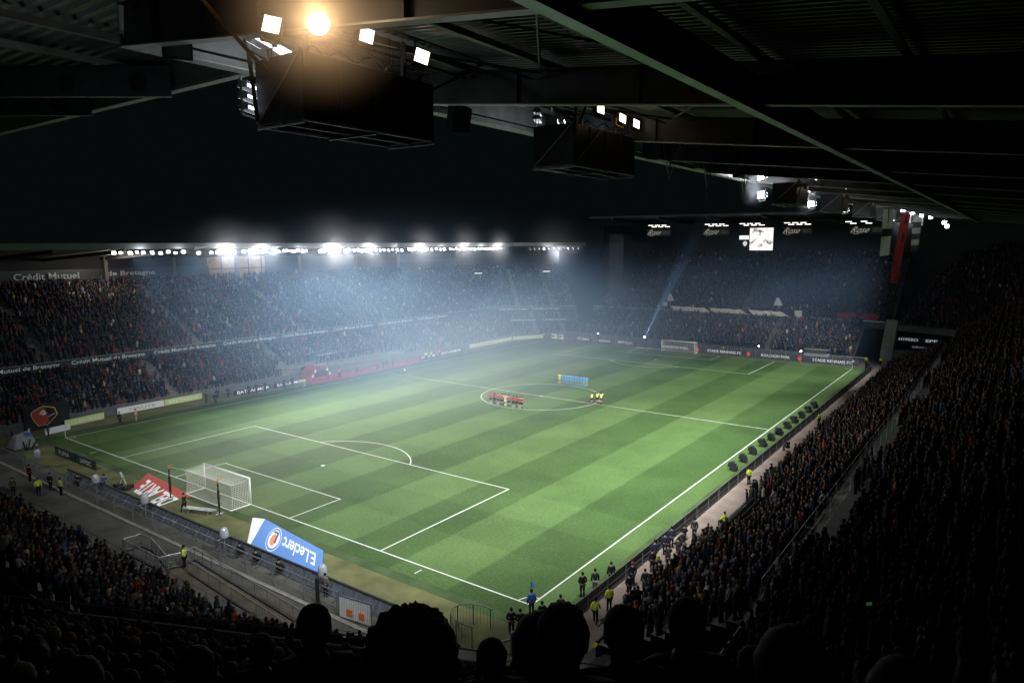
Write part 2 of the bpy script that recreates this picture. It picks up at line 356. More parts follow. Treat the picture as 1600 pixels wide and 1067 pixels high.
# five rose boards with strip lights
TUBE = mat('tube_light', (.9,.9,.9), .4, emit=(1,.95,.9), es=2.2)
ROSE = mat('cream_script', (.5,.47,.38), .6, emit=(.72,.68,.56), es=.28)
yy = [48.5,34.3,26.2,16.5,3.0]
for i, y in enumerate(yy):
    t = tag(empty('strip_light_cluster', (125.3,y,27.3)), ['cluster of short strip lights under the far roof, leftmost of five beside the dark tower',
      'cluster of short strip lights under the far roof left of the lit screen','cluster of short strip lights right above the lit video screen',
      'cluster of short strip lights under the far roof just right of the lit screen','cluster of four strip lights under the far roof, rightmost, beside the striped banner'][i], 'strip lights', 'strip light clusters under the far roof')
    for r in range(2):
        for k in range(3):
            if i == 4 and k == 2: continue
            dy = (1.7 if i != 4 else 2.9)*(k-1)+(.9 if r else 0)
            b = MB(); b.box(-.1,-dy-.6,-.07-r*.36+(.0),.1,-dy+.6,.07-r*.36); b.build('tube', TUBE, t)
    b = MB(); b.bar((0,-2.8,.12),(0,2.8,.12),.06); b.bar((0,-2,.12),(0,-2,1.8),.05); b.bar((0,2,.12),(0,2,1.8),.05); b.build('hanger', DSTEEL, t)
    if i == 2: continue
    s = tag(empty('script_sign', (125.0,y,26.6)), ['cream script sign hanging under the far roof, leftmost, next to the tower','cream script sign under the far roof between the tower and the screen','',
      'cream script sign under the far roof right of the lit screen','cream script sign under the far roof beside the striped hanging banner'][i], 'sign', 'script signs under the far roof')
    b = MB(); b.box(.05,-3.6,-1.9,.15,2.6,-.2); b.build('panel', mat('sign_dark', (.02,.022,.022), .6, var=.1), s)
    text_at('lettering', 'Rose', (-.02,2.0,-1.55), (0,-1,0), (0,0,1), 3.2, 1.2, ROSE, s, 0, .28)
    b = MB()
    for k in range(12): a0 = k/11; a1 = (k+1)/11; b.bar((-.02,2.3-a0*1.9,-1.3-.55*math.sin(a0*3)),(-.02,2.3-a1*1.9,-1.3-.55*math.sin(a1*3)),.03,.06) if k < 11 else None
    b.build('flourish', ROSE, s)
    text_at('lettering', 'SERVICES', (-.02,-1.7,-.95), (0,-1,0), (0,0,1), 1.7, .28, mat('dim_cream', (.2,.19,.16), .6, emit=(.5,.47,.4), es=.10), s, 0)
    text_at('lettering', 'PRODUITS', (-.02,-1.7,-1.4), (0,-1,0), (0,0,1), 1.7, .28, _m['dim_cream'], s, 0)
# video screen
scr = tag(empty('video_screen', (124.6,24.2,23.8)), 'bright white video screen hanging from the roof above the distant stand', 'screen')
sm = bpy.data.materials.new('screen_picture'); sm.use_nodes = True; nt = sm.node_tree; N = nt.nodes; L = nt.links; bs = N['Principled BSDF']
tc = N.new('ShaderNodeTexCoord'); nz = N.new('ShaderNodeTexNoise'); nz.inputs['Scale'].default_value = .75; nz.inputs['Detail'].default_value = 4
L.new(tc.outputs['Object'], nz.inputs['Vector']); rp = N.new('ShaderNodeValToRGB'); rp.color_ramp.elements[0].position = .34; rp.color_ramp.elements[0].color = (.12,.12,.14,1)
rp.color_ramp.elements[1].position = .47; rp.color_ramp.elements[1].color = (1,.97,.95,1); L.new(nz.outputs['Fac'], rp.inputs[0]); L.new(rp.outputs[0], bs.inputs['Emission Color']); bs.inputs['Emission Strength'].default_value = 1.15; bs.inputs['Base Color'].default_value = (.05,.05,.05,1)
b = MB(); b.box(-.05,-3.4,-2.4,0,1.7,2.5); b.build('picture', sm, scr)
b = MB(); b.box(.01,-3.5,-2.6,.3,4.1,2.7); b.bar((.15,-2,2.7),(.15,-2,5),.1); b.bar((.15,2,2.7),(.15,2,5),.1); b.build('housing', BLACK, scr)
b = MB(); b.box(-.05,1.9,.0,0,4.0,.85); b.build('score_strip', mat('screen_white', (.9,.9,.9), .5, emit=(.95,.97,1), es=1.1), scr)
b = MB(); vs = [(-.05,2.7+.5*math.cos(t)*(1 if math.sin(t)>-.3 else .75),-.95+.6*math.sin(t)) for t in [i*math.pi/5 for i in range(10)]]; b.add(vs,[tuple(range(10))]); b.build('crest', mat('screen_grey', (.6,.6,.6), .5, emit=(.75,.78,.8), es=.8), scr)
# tifo sheets & flags along the far rail
TIFO = mat('tifo_cloth', (.55,.56,.54), .9, var=.12, vs=.8)
for i,(y0,y1,n_) in enumerate([(42.7,34.7,'longest'),(33.2,26.3,'middle'),(24.2,17.5,'last')]):
    b = MB(); n = 14
    top = [(y0+(y1-y0)*k/n) for k in range(n+1)]; vs = []
    for k in range(n+1):
        sl = (-.9 if i == 2 else -.6)*(1-k/n)*0
        vs += [(121.7+.05*math.sin(k*2.1),top[k]+(.4 if k==0 else 0),8.25+.06*math.sin(k)), (121.55+.08*math.sin(k*1.7),y0-.7+(y1-y0-.9+.7*0)*k/n+(0),7.35)]
    b.add(vs,[(2*k,2*k+1,2*k+3,2*k+2) for k in range(n)]); o = b.build('tifo_sheet', TIFO)
    tag(o, ['pale sheet draped on the far stand rail, left of three, behind the distant goal','pale sheet draped on the far stand rail, middle of three','pale slanted sheet draped on the far stand rail, right of three'][i], 'banner', 'pale sheets along the far rail')
for (y,z,w_,h,lab) in ((44.3,8.2,1.1,.9,'small square pale sheet on the far rail left of the long sheets'),(14.0,7.4,1.5,1.3,'small square pale sheet on the far rail right of the long sheets')):
    b = MB(); b.box(121.6,y-w_/2,z,121.66,y+w_/2,z+h); tag(b.build('tifo_sheet', TIFO), lab, 'banner')
for (y,z,lab) in ((43.7,9.5,'pale flag waved in the crowd above the left tifo sheet'),(18.7,9.6,'pale bell shaped flag waved above the rightmost tifo sheet')):
    t = tag(empty('flag', (123,y,z)), lab, 'flag'); b = MB(); b.tube((0,0,-1.5),(0,.2,1.6),.03,5); b.build('pole', STEEL, t)
    b = MB(); b.add([(0,.3,1.6),(0,-.3,1.5),(.1,-1.0,-.1),(0,.9,-.2),(-.1,.1,.6)],[(0,4,1),(1,4,2),(0,3,4),(3,2,4)]); b.build('cloth', TIFO, t)
for i,y in enumerate((4.6,.4)):
    b = MB(); vs = [(122.3,y,8.3)]+[(122.2,y+1.9*math.cos(a),8.1+.75*math.sin(a)) for a in [k*math.pi/8 for k in range(16)]]; b.add(vs,[(0,1+k,1+(k+1)%16) for k in range(16)])
    tag(b.build('round_banner', mat('dull_red_cloth', (.35,.03,.04), .9, var=.3)), ['dull red oval banner on the far rail, left of the pair near the corner','dull red oval banner on the far rail, right of the pair near the corner'][i], 'banner', 'red oval banners on the far rail')
# ---- right stand
right = tag(empty('touchline_stand', (50,-20,0)), 'dark crowded stand along the right touchline with its girder roof overhead', 'stand')
RF = [(106,-6.2),(-2.5,-6.2)]       # direction -x => left normal is -y: outward
def skip_rl(x,y,i): return (13.5 < x < 22.5 and i in (0,1,2,3) and (x-13.5) < 9-i*.5)
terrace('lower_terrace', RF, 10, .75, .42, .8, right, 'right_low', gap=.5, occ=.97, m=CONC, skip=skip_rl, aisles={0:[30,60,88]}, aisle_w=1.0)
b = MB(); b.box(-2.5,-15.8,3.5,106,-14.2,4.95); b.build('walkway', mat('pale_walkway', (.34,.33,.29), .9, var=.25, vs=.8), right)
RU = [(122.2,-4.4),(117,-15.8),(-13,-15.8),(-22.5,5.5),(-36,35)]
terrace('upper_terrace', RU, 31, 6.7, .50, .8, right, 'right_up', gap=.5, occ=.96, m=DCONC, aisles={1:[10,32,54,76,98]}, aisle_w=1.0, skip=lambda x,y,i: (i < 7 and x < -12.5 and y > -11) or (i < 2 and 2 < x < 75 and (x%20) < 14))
fascia('front_wall', [(106,-6.1),(-2.5,-6.1)], -.03, .95, DCONC, right)
b = MB(); rail_mb(b, [(106,-14.3,4.95),(0,-14.3,4.95)], 1.0, .025, 3, 1); b.build('railing', STEEL, right)
b = MB(); rail_mb(b, [(118,-15.8,6.7),(-13,-15.8,6.7)], 1.0, .025, 3, 1); b.build('railing', STEEL, right)
b = MB()
for k in range(5): b.box(13.8,-9.3+k*.0-.02,1.0,22,-6.3,1.05) if k == 0 else b.box(14+k*.3,-6.5-k*.75,1.0+k*.4,22.5,-6.45-k*.75,1.5+k*.4)
b.build('platform', BLACK, right)
# roof: deck, girders, purlins, long beams
PZ = lambda y: 28.0+.115*(y+5)
def deck(x0,x1,y0,y1,rib=.30):
    b = MB(); n = int((x1-x0)/rib)
    vs = []; fs = []
    for i in range(n+1):
        x = x0+i*rib
        for dx,dz in ((0,0),(rib*.35,0),(rib*.5,.09),(rib*.85,.09)):
            vs += [(x+dx,y0,PZ(y0)+1.35+dz),(x+dx,y1,PZ(y1)+1.35+dz)]
    m = len(vs)//2; fs = [(2*k,2*k+1,2*k+3,2*k+2) for k in range(m-1)]
    b.add(vs,fs); return b
deck(-52,112,-46,-4.9).build('roof_deck', ROOFM, right)
GX = [-25.5,-16.2,-5.9]+[4.75+10.05*k for k in range(11)]
for x in GX:
    b = MB(); y0,y1 = -42,-4.85
    b.bar((x,y0,PZ(y0)),(x,y1,PZ(y1)),.30,.04); g_ = b.build('girder_flange', BEAM, right); b = MB(); b.bar((x,y0,PZ(y0)+1.02),(x,y1,PZ(y1)+1.02),.28,.05); b.bar((x,y0,PZ(y0)+.51),(x,y1,PZ(y1)+.51),.04,.96)
    for k in range(9): yk = y0+2+k*4.2; b.box(x-.13,yk,PZ(yk)+.05,x+.13,yk+.03,PZ(yk)+.98)
    b.build('girder_web', BEAM_SHADE, right)
ys = [-5.4-3.2*k for k in range(11)]
for k_,y in enumerate(ys):
    b = MB(); z = PZ(y)+1.14
    b.bar((-52,y,z-.08),(112,y,z-.08),.16,.03); b.bar((-52,y,z+.02),(112,y,z+.02),.03,.18); b.build('purlin', BEAM if k_ < 3 else BEAM_SHADE, right)  # rear purlins get the darkened colour for the unlit roof
b = MB(); y = -4.75; b.bar((-25.6,y,PZ(y)+.16),(112,y,PZ(y)+.16),.10,.30); b.bar((-25.6,y-.2,PZ(y)),(112,y-.2,PZ(y)),.5,.05); b.bar((-25.6,y,PZ(y)+.85),(112,y,PZ(y)+.85),.06,.9); b.build('edge_beam', BEAM, right)
b = MB(); b.bar((-50,-18.2,26.30),(112,-17.35,26.35),.26,.05); b.build('long_beam', mat('blue_grey_beam', (.30,.36,.36), .4, .3, var=.5, vs=.8), right)
b = MB(); b.bar((-50,-18.2,26.75),(112,-17.35,26.8),.05,.9); b.build('long_beam_web', BEAM_SHADE, right)
for x in [-21,-11,-.5]+[9.8+10.05*k for k in range(9)]:
    b = MB()
    for (ya,yb) in ((-17.5,-11.5),(-11.5,-5.5)): b.tube((x-4.6,ya,PZ(ya)+.9),(x+4.6,yb,PZ(yb)+.9),.035,5); b.tube((x-4.6,yb,PZ(yb)+.9),(x+4.6,ya,PZ(ya)+.9),.035,5)
    b.tube((x-4.6,-8.6,PZ(-8.6)+.8),(x+4.6,-8.6,PZ(-8.6)+.8),.05,6); b.tube((x-4.6,-11.4,PZ(-11.4)+.75),(x+4.6,-11.2,PZ(-11.4)+.75),.03,5)
    b.build('bracing', DSTEEL, right)
b = MB(); b.bar((-50,-38,20),(112,-38,20),.4,8); b.build('back_wall', DSTEEL, right)
for x in [1.5,14,26,40,55,70,85]:
    b = MB()
    for dx in (-.0,): b.bar((x,-9,27.6),(x,-9,28.6),.06)
    b.build('bracket', DSTEEL, right)
fixp(right)
# ---- near end: lower tier, upper tier in which we stand, corner roof
near = tag(empty('near_corner_stand', (-25,-10,0)), 'dark near corner stand full of spectators with parapet rails at bottom left', 'stand')
NL = [(-2.5,-6.2),(-6.5,-4.6),(-14.2,9),(-14.2,80)][::1]
# outward must be left of travel: travelling from right stand corner to +y gives left normal -x : good
NLp = [(-14.2,80),(-14.2,9),(-11.5,2)]
NLq = [(-11.5,2),(-14.2,9),(-14.2,80)]
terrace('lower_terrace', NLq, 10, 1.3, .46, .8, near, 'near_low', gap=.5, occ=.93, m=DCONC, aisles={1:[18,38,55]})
NU = [(-13,-15.8),(-22.5,5.5),(-36,35)]
fascia('parapet', offs(NU,-.15), 5.2, 7.6, mat('parapet_dark', (.10,.12,.12), .7, var=.3), near)
b = MB(); P3 = [(*p,7.6) for p in offs(NU,-.08)]; rail_mb(b, P3, .45, .03, 2.5, 0); b.build('railing', STEEL, near)
P3 = [(*p,7.6) for p in offs(NU,-.9)]; 
fascia('front_wall', [(-11.3,2),(-14.0,9),(-14.0,80)], -.03, 1.9, mat('teal_wall', (.06,.075,.075), .7, var=.3), near)
b = MB(); rail_mb(b, [(-11.2,2,1.9),(-13.9,9,1.9),(-13.9,80,1.9)], .7, .03, 2.4, 1); b.build('railing', STEEL, near)
# corner roof
b = MB()
n = 90
vs = []
for i in range(n+1):
    x = -60+i*.43
    for dx,dz in ((0,0),(.15,0),(.21,.09),(.37,.09)): vs += [(min(x+dx,-21.4),-4.9,29.38+dz),(min(x+dx,-21.4),64,29.38+dz)]
m_ = len(vs)//2; b.add(vs,[(2*k,2*k+1,2*k+3,2*k+2) for k in range(m_-1)]); b.build('roof_deck', mat('corner_deck', (.34,.36,.34), .6, .2, var=.3, vs=.6), near)
b = MB(); b.bar((-21.6,-4.6,28.2),(-21.6,64,28.2),.3,.12); b.bar((-21.6,-4.6,28.8),(-21.6,64,28.8),.05,1.2); b.build('edge_beam', BEAM, near)
for y in (-1.4,1.8,5,8.2,11.4,14.6):
    b = MB(); b.bar((-52,y,29.1),(-21.8,y,29.1),.18,.22); b.build('purlin', BEAM, near)
for k,(p,q) in enumerate([((-36,19),(-21.8,-.2)),((-36,25),(-21.8,5.6))]):
    b = MB(); b.bar((*p,28.45),(*q,28.45),.06,1.0); b.bar((*p,27.95),(*q,27.95),.2,.04)
    g = b.build('cellular_beam', mat('teal_beam', (.05,.07,.075), .5, .2, var=.3), near)
    d = Vector((q[0]-p[0],q[1]-p[1],0)); Ld = d.length; d.normalize(); nn = Vector((d.y,-d.x,0))
    for side in (-1,1):
        for i in range(10):
            c = Vector((*p,28.4))+d*(1.2+i*2.4)+nn*.036*side; vs = [c+d*.33*math.cos(t)+Vector((0,0,.33))*math.sin(t) for t in [j*math.pi/6 for j in range(12)]]; b = MB(); b.add(vs,[tuple(range(12))]); hh_ = b.build('web_hole', BLACK, g)
fixp(near)
# ------------------------------------------------------------------ suspended boxes under the roof edge
def bulb_mat(name, c, s): return mat(name, (.9,.9,.9), .4, emit=c, es=s)
LEDW = bulb_mat('led_white', (.86,.9,1), 6); WARM = bulb_mat('warm_lamp', (1,.83,.62), 5); WARMC = bulb_mat('blazing_lamp', (1,.72,.42), 60); COOL = bulb_mat('far_led', (.9,.93,1), 60)
def lamp_box(x0, x1, label):
    t = tag(empty('suspended_box', ((x0+x1)/2,-8.6,26.0)), label, 'suspended box', 'black boxes hung under the roof edge'); hx = (x1-x0)/2
    b = MB(); b.box(-hx,-.92,.02,-hx+.05,.92,1.6); b.box(hx-.05,-.92,.02,hx,.92,1.6); b.box(-hx+.05,-.92,.02,hx-.05,-.87,1.6); b.box(-hx+.05,.87,.02,hx-.05,.92,1.6); b.box(-hx+.05,-.87,1.5,hx-.05,.87,1.56); b.build('side_panel', BLACK if x0 < -15 else mat('black_sheen_panel', (.03,.03,.032), .35, .3, var=.3), t)
    b = MB()
    for y in (-.92,0,.92): b.bar((-hx,y,-.01),(hx,y,-.01),.05,.05)
    for x in (-hx,0,hx): b.bar((x,-.94,-.06),(x,.94,-.06),.05,.05)
    b.build('bottom_frame', mat('frame_grey', (.45,.47,.46), .5, .3, var=.1), t)
    for x in (-hx+.1, hx*.45): 
        b = MB(); b.bar((x,-.98,1.2),(x,-.98,2.5),.10); b.build('hanger', DSTEEL, t)
    b = MB(); b.bar((-hx,-.95,.0),(hx*.2-hx*.4,-.95,1.55),.04) if x0 > -15 else None; b.bar((-hx-.03,.9,.02),(-hx-.03,-.9,1.58),.04); b.build('brace', STEEL if x0 > -15 else mat('rusty_brace', (.35,.22,.10), .6, .3, var=.3), t)
    if x0 < 0:
        for f in (-.5,0,.5): b = MB(); b.box(hx*f-.03,-.955,.05,hx*f+.03,-.921,1.58); b.build('seam', DSTEEL, t)
        for q in range(4):
            b = MB(); xa = -hx+.3+q*hx*.45; pr = None
            for k in range(9):
                f = k/8; pnt = (xa+f*hx*.5,-.7+.2*math.sin(q*2+f*3),1.62+.25*abs(math.sin(f*math.pi*1.5+q))+.02)
                if pr: b.tube(pr,pnt,.018,5)
                pr = pnt
            b.build('cable', BLACK, t)
    # cage ring
    if x0 < 0:
        b = MB(); cx, cz = hx*.72, 2.0
        for k in range(14):
            a0, a1 = k*math.pi/7, (k+1)*math.pi/7; b.tube((cx+.45*math.cos(a0),-.3+.45*math.sin(a0),cz),(cx+.45*math.cos(a1),-.3+.45*math.sin(a1),cz),.02,4)
            if k%2: b.tube((cx+.45*math.cos(a0),-.3+.45*math.sin(a0),cz),(cx+.45*math.cos(a0),-.3+.45*math.sin(a0),cz+.8),.015,4)
        b.build('ladder_cage', DSTEEL, t)
    return t
ord_ = ['largest black box hung under the roof edge, nearest, with four lamps above it','second black box hung under the roof edge, with three lamps above its right end',
        'black box under the roof edge right of the thin hanging brackets','fourth black box along the receding roof edge','fifth black box along the receding roof edge','sixth black box along the receding roof edge','seventh black box along the roof edge beside the striped banner','last black box along the roof edge near the red banner']
bx = [(-23.7,-19.05),(-11.1,-5.8),(22,25.5),(38,41.5),(54,57.5),(70,73.5),(86,89.5),(102,105.5)]
for (a,c), l in zip(bx, ord_): lamp_box(a, c, l)
# cube uplights on the boxes (aimed at the seats)
def cube_lamp(x, y, z, s, m, label, rz=0, rx=0):
    t = tag(empty('floodlight', (x,y,z), rz), label, 'floodlight'); t.rotation_euler.x = rx; t.rotation_euler.y = R(random.uniform(8,16))
    b = MB(); b.box(-s,-s*.8,-s,s,s*.9,s); b.build('housing', DSTEEL, t)
    b = MB(); b.box(-s*.92,-s*.83,-s*.92,s*.92,-s*.81,s*.92); b.build('lens', m, t)
    b = MB(); b.bar((-s*1.1,0,0),(-s*1.1,0,-s*1.6),.03); b.bar((s*1.1,0,0),(s*1.1,0,-s*1.6),.03); b.bar((-s*1.1,0,-s*1.6),(s*1.1,0,-s*1.6),.04); b.build('bracket', mat('ochre_bracket', (.4,.27,.1), .6, .2, var=.2), t)
a_ = R(-35)
cube_lamp(-26.3,-12.04,27.05,.17,WARM,'warm cube floodlight above the nearest hung box, leftmost of four', a_-.25, R(-12))
cube_lamp(-21.8,-9.7,28.27,.19,WARM,'warm cube floodlight above the nearest hung box, right of the blazing lamp', a_+.1, R(-5))
cube_lamp(-19.75,-9.7,28.15,.21,WARM,'warm cube floodlight above the right end of the nearest hung box', a_, R(-12))
cube_lamp(-9.5,-9.7,28.25,.19,WARM,'warm cube floodlight over the second hung box, left of its three', a_+.25, R(-12))
cube_lamp(-7.6,-9.7,28.15,.19,WARM,'warm cube floodlight over the second hung box, middle of its three', a_+.25, R(-12))
cube_lamp(-6.3,-9.7,28.1,.19,WARM,'warm cube floodlight over the second hung box, right of its three', a_+.25, R(-12))
t = tag(empty('floodlight', (-26.3,-13.34,26.9), R(-40)), 'blazing round warm floodlight glaring above the nearest hung box', 'floodlight')
b = MB(); b.tube((0,.0,0),(0,.28,0),.2,16,.08); b.build('housing', DSTEEL, t); b = MB(); b.tube((0,-.03,0),(0,0,0),.19,20); b.build('lens', WARMC, t)
k = 0
for x in (20.0,21.6,31.0,32.4,41.6,42.9,50.5,51.9,61,62,70,71.2,80,81.5,90,91):
    z = PZ(-11)+.6; k += 1
    b = MB(); b.box(-.1,-.02,-.28,.1,.02,.28); o = b.build('strip_lamp', WARM); o.location = (x,-11,z); o.rotation_euler = (0,R(22),R(-60))
    tag(o, 'small warm strip lamp slanting under the receding roof above the hung boxes', 'strip lamp', 'warm strip lamps along the roof edge')
def nth_(n): return '%d%s' % (n, 'th' if 10 <= n%100 <= 20 else {1:'st',2:'nd',3:'rd'}.get(n%10,'th'))
# LED floodlight stacks facing the pitch
def led_stack(x, y, z, m, label, n=3, s=.55, rz=R(28), tilt=R(-20), hh=.055, grp='LED floodlights on the roof edge of the touchline stand'):
    t = tag(empty('led_floodlight', (x,y,z), rz), label, 'floodlight', grp)
    for i in range(n):
        zz = (i-(n-1)/2)*.27
        b = MB(); b.box(-s,-.16,zz-.06,s,.10,zz+.06); 
        for q in range(9): b.box(-s+q*s/4.2,-.16,zz+.06,-s+q*s/4.2+.03,.08,zz+.11)
        b.build('lamp_bar', mat('bar_alu', (.5,.52,.55), .35, .5, var=.1), t)
        b = MB(); b.box(-s*.95,.10,zz-hh,s*.95,.115,zz+hh); b.box(-s*.97,-.175,zz-.035,s*.97,-.162,zz+.025); b.build('led_strip', m, t)
    b = MB(); b.bar((-s-.05,-.02,-.45),(-s-.05,-.02,.45),.05); b.bar((s+.05,-.02,-.45),(s+.05,-.02,.45),.05); b.bar((-s-.05,-.02,-.45),(s+.05,-.02,-.45),.04); b.build('frame', STEEL, t)
    return t
LAB = lambda w: 'white LED floodlight stack '+w
led_stack(-23.5,-7.2,26.75,LEDW,LAB('left of the nearest hung box, below the roof edge'))
led_stack(-24.3,-8.6,27.95,LEDW,LAB('above the left end of the nearest hung box'),2,.5)
led_stack(-22.6,-7.4,28.1,LEDW,LAB('behind the blazing warm lamp'),1,.7)
led_stack(-19.9,-7.4,28.0,LEDW,LAB('behind the right half of the nearest hung box'),2,.45)
led_stack(-10.0,-7.2,26.85,LEDW,LAB('left of the second hung box'))
led_stack(-10.6,-7.5,28.1,DSTEEL,'unlit black floodlight stack above the left end of the second hung box',2,.5)
led_stack(-8.6,-7.4,28.0,LEDW,LAB('behind the second hung box under its hangers'),2,.5)
led_stack(-6.6,-7.3,27.95,LEDW,LAB('behind the right end of the second hung box'),2,.5)
nth = ['third','fourth','fifth','sixth','seventh','eighth','ninth','tenth','eleventh']
for i, x in enumerate((23.0,39.5,55.5,72,89,97,104,111)):
    led_stack(x,-6.55,28.25,COOL,LAB('high under the receding roof edge, %s group from the near corner' % nth[i]),2,.6,R(38),hh=.11)
    led_stack(x+.2,-6.55,26.8,COOL,LAB('low beside a hung box, %s group along the receding roof' % nth[i]),2,.6,R(38),hh=.11)
for i,(x,y,z) in enumerate([(80,-9.6,27.6),(88,-9.9,27.5),(97,-10.2,27.4),(106,-10.6,27.3),(108,-12.5,26.4),(109,-12.9,25.8)]):
    led_stack(x,y,z,COOL,LAB('tiny in the dark far right corner, %s of six' % nth_(i+1)),2,.35,R(50),hh=.10)
# speakers and thin brackets
def speaker(x,y,z,label,s=.35):
    t = tag(empty('loudspeaker', (x,y,z), R(-30)), label, 'loudspeaker'); b = MB(); b.box(-s,-s,-s*1.2,s,s,s*1.2); o = b.build('cabinet', BLACK, t); o.rotation_euler = (R(20),0,0)
    b = MB(); b.box(-s*.85,-s-.02,-s,s*.85,-s-.01,s); o = b.build('grille', DSTEEL, t); o.rotation_euler = (R(20),0,0); b = MB(); b.bar((0,0,s),(0,0,s*3),.05); b.build('hanger', DSTEEL, t)
speaker(-14.3,-6.5,27.6,'black loudspeaker hanging between the two nearest boxes'); speaker(-24.9,-6.2,28.1,'black loudspeaker at the tip of the nearest girder')
for i, x in enumerate((1.6,7.2,14.2)):
    t = tag(empty('roof_bracket', (x,-8.0,28)), ['thin V shaped bracket with a grey cabinet right of the second hung box','thin V shaped bracket under the roof edge, middle of three','thin V shaped bracket under the roof edge, nearest the third box'][i], 'bracket', 'thin V shaped brackets')
    b = MB(); b.tube((-1.2,0,.6),(0,0,-1.6),.03,5); b.tube((1.4,0,.6),(0,0,-1.6),.03,5); b.tube((0,0,.2),(0,0,-2.4),.035,5); b.tube((-1.3,0,.6),(2.5,0,.5),.03,5); b.build('frame', STEEL, t)
    b = MB(); b.box(-1.0,.1,-.6,.4,.5,.35); b.build('cabinet', mat('grey_cabinet', (.09,.10,.10), .5, .3, var=.2), t)
# diagonal hanger rods of the near roof
for i,(p,q,l) in enumerate([((-24.07,-8.2,26.0),(-24.4,-8.2,29.4),'dark upright rod left of the nearest box'),((-18.9,-9.4,27.5),(-15.2,-8.8,29.2),'dark diagonal rod rising from the right of the nearest box'),
    ((-11.0,-9.4,27.7),(-14.4,-8.6,29.0),'dark diagonal rod left of the second box'),((-10.6,-9.4,27.4),(-9.3,-9.4,29.4),'dark upright rod over the second box')]):
    b = MB(); b.tube(p,q,.05,6); tag(b.build('hanger_rod', DSTEEL), l, 'rod')
b = MB(); b.tube((-24.75,-9.6,26.9),(-26.9,-10.3,28.0),.045,6); tag(b.build('strut', mat('ochre_strut', (.42,.26,.10), .5, .3, var=.3)), 'ochre diagonal strut descending from the top left to the nearest box', 'strut')
# hanging banners
def banner(x,y,ztop,l,w_,drift,mats,label,stripes):
    t = tag(empty('hanging_banner', (x,y,ztop)), label, 'banner'); n = 24; m = 4
    b = MB(); vs = []
    for i in range(n+1):
        f = i/n
        for j in range(m+1):
            g = j/m-.5; vs.append((.04*math.sin(f*9+j)+.05*math.sin(f*5), -g*w_*(1-.12*f)+drift*f, -l*f+.12*g*f))
    b.add(vs,[(i*(m+1)+j,(i+1)*(m+1)+j,(i+1)*(m+1)+j+1,i*(m+1)+j+1) for i in range(n) for j in range(m)])
    b.mi = [stripes(i/n,j) for i in range(n) for j in range(m)]
    o = b.build('cloth', mats, t); b = MB(); b.bar((0,-w_/2-.1,.05),(0,w_/2+.1,.05),.06); b.build('batten', STEEL, t); return t
BW = mat('banner_white', (.5,.49,.43), .9, var=.08); BB = mat('banner_black', (.015,.015,.015), .9, var=.1); BW2 = mat('dimmed_banner_cream', (.20,.19,.16), .9, var=.15); BR = mat('banner_red', (.22,.018,.02), .9, var=.35, vs=2)  # third banner's cream darkened in colour to offset strong lamp light
def st1(f,j): return 1 if (.40 < f < .58) else 0
banner(68.8,-9.3,27.3,6.0,1.25,.15,[BW,BB],'cream hanging banner with a black cross band and thin black centre line',st1)
b = MB(); b.box(-.08,-.05,-6.0,-.06,.05,0); o = b.build('centre_stripe', BB); o.location = (68.85,-9.3,27.3); o.name = 'centre_stripe'
o.parent = [q for q in bpy.data.objects if q.name == 'hanging_banner'][0]; o.location = (0,0,0); o.rotation_euler = (0,R(-3),0)
banner(83,-9.6,27.4,10.3,1.2,1.0,[BR,BB],'long red banner hanging from the roof edge between two striped ones',lambda f,j: 1 if (j == 2 and f < .45 and int(f*40)%2) else 0)
banner(100,-9.3,27.3,5.7,1.25,.2,[BW2,BB],'short black and cream barred banner, rightmost of the three hanging banners',lambda f,j: int(f*6.2)%2)
# ------------------------------------------------------------------ floodlights on the left roof edge
def row_lamp(x, y, z, k, rz=0, big=False):
    s = random.uniform(.28,.42); t = LP.copy(); col.objects.link(t); t.location = (x,y,z); t.rotation_euler = (R(-20),0,rz+R(random.uniform(-35,20))); t.scale = (s*(1.3 if big else 1),)*3
    for c in LPk: q = c.copy(); col.objects.link(q); q.parent = t
    return t
LP = tag(empty('row_floodlight', (11.6,77.3,21.9)), 'white floodlight glaring under the long stand roof, first at the left end of its row', 'floodlight', 'floodlights under the roof edge of the long stand')
b = MB(); b.box(-.8,-.25,-.6,.8,.5,.6); b.build('housing', DSTEEL, LP); b = MB(); b.box(-.72,-.30,-.52,.72,-.27,.52); b.build('lens', bulb_mat('row_lamp_lens', (.93,.95,1), 22), LP)
b = MB(); b.bar((0,.2,.6),(0,.2,1.2),.12); b.build('bracket', DSTEEL, LP)
LPk = kids(LP); LP.scale = (.35,)*3; LP.rotation_euler = (R(-20),0,R(-20))
segs = [(12.5,16.8,5),(18,21.6,4),(23.8,26,2),(27.0,28.4,4),(30,31.5,2),(32.6,35.4,5),(37.4,43.5,9),(46.8,49.6,6),(51,54.6,4),(55.6,58.5,5),(60,67,7),(69,74.5,7),(76,80,4),(82,87,6),(88,94,6),(95,98.5,4)]
grp_lab = ['pale floodlight under the roof edge of the long stand, %s','bright floodlight in the row across the pitch, %s']
n_ = 0
desc = ['in the first cluster from the left','in the second cluster, right of the triangular flag','just left of the first dazzling glare','in the first dazzling glare cluster from the left','just right of the first glare','in the second dazzling glare cluster','in the group above the glowing lounge window','in the tallest dazzling glare cluster','right of the tallest glare','in the fourth glare cluster','in the loose run left of the fifth glare','in the wide fifth glare cluster','in the thin run right of the wide glare','in the sixth glare cluster','in the next to last cluster of the row','in the last cluster of the row']
for i,(a,c,n) in enumerate(segs):
    for k in range(n):
        o = row_lamp(a+(c-a)*k/max(1,n-1)+random.uniform(-.15,.15), 77.3, 21.85+random.uniform(-.12,.12), n_, big=(i in (3,5,7,9,11))); n_ += 1
        o['label'] = 'white floodlight '+desc[i]; o['group'] = 'floodlights '+desc[i]
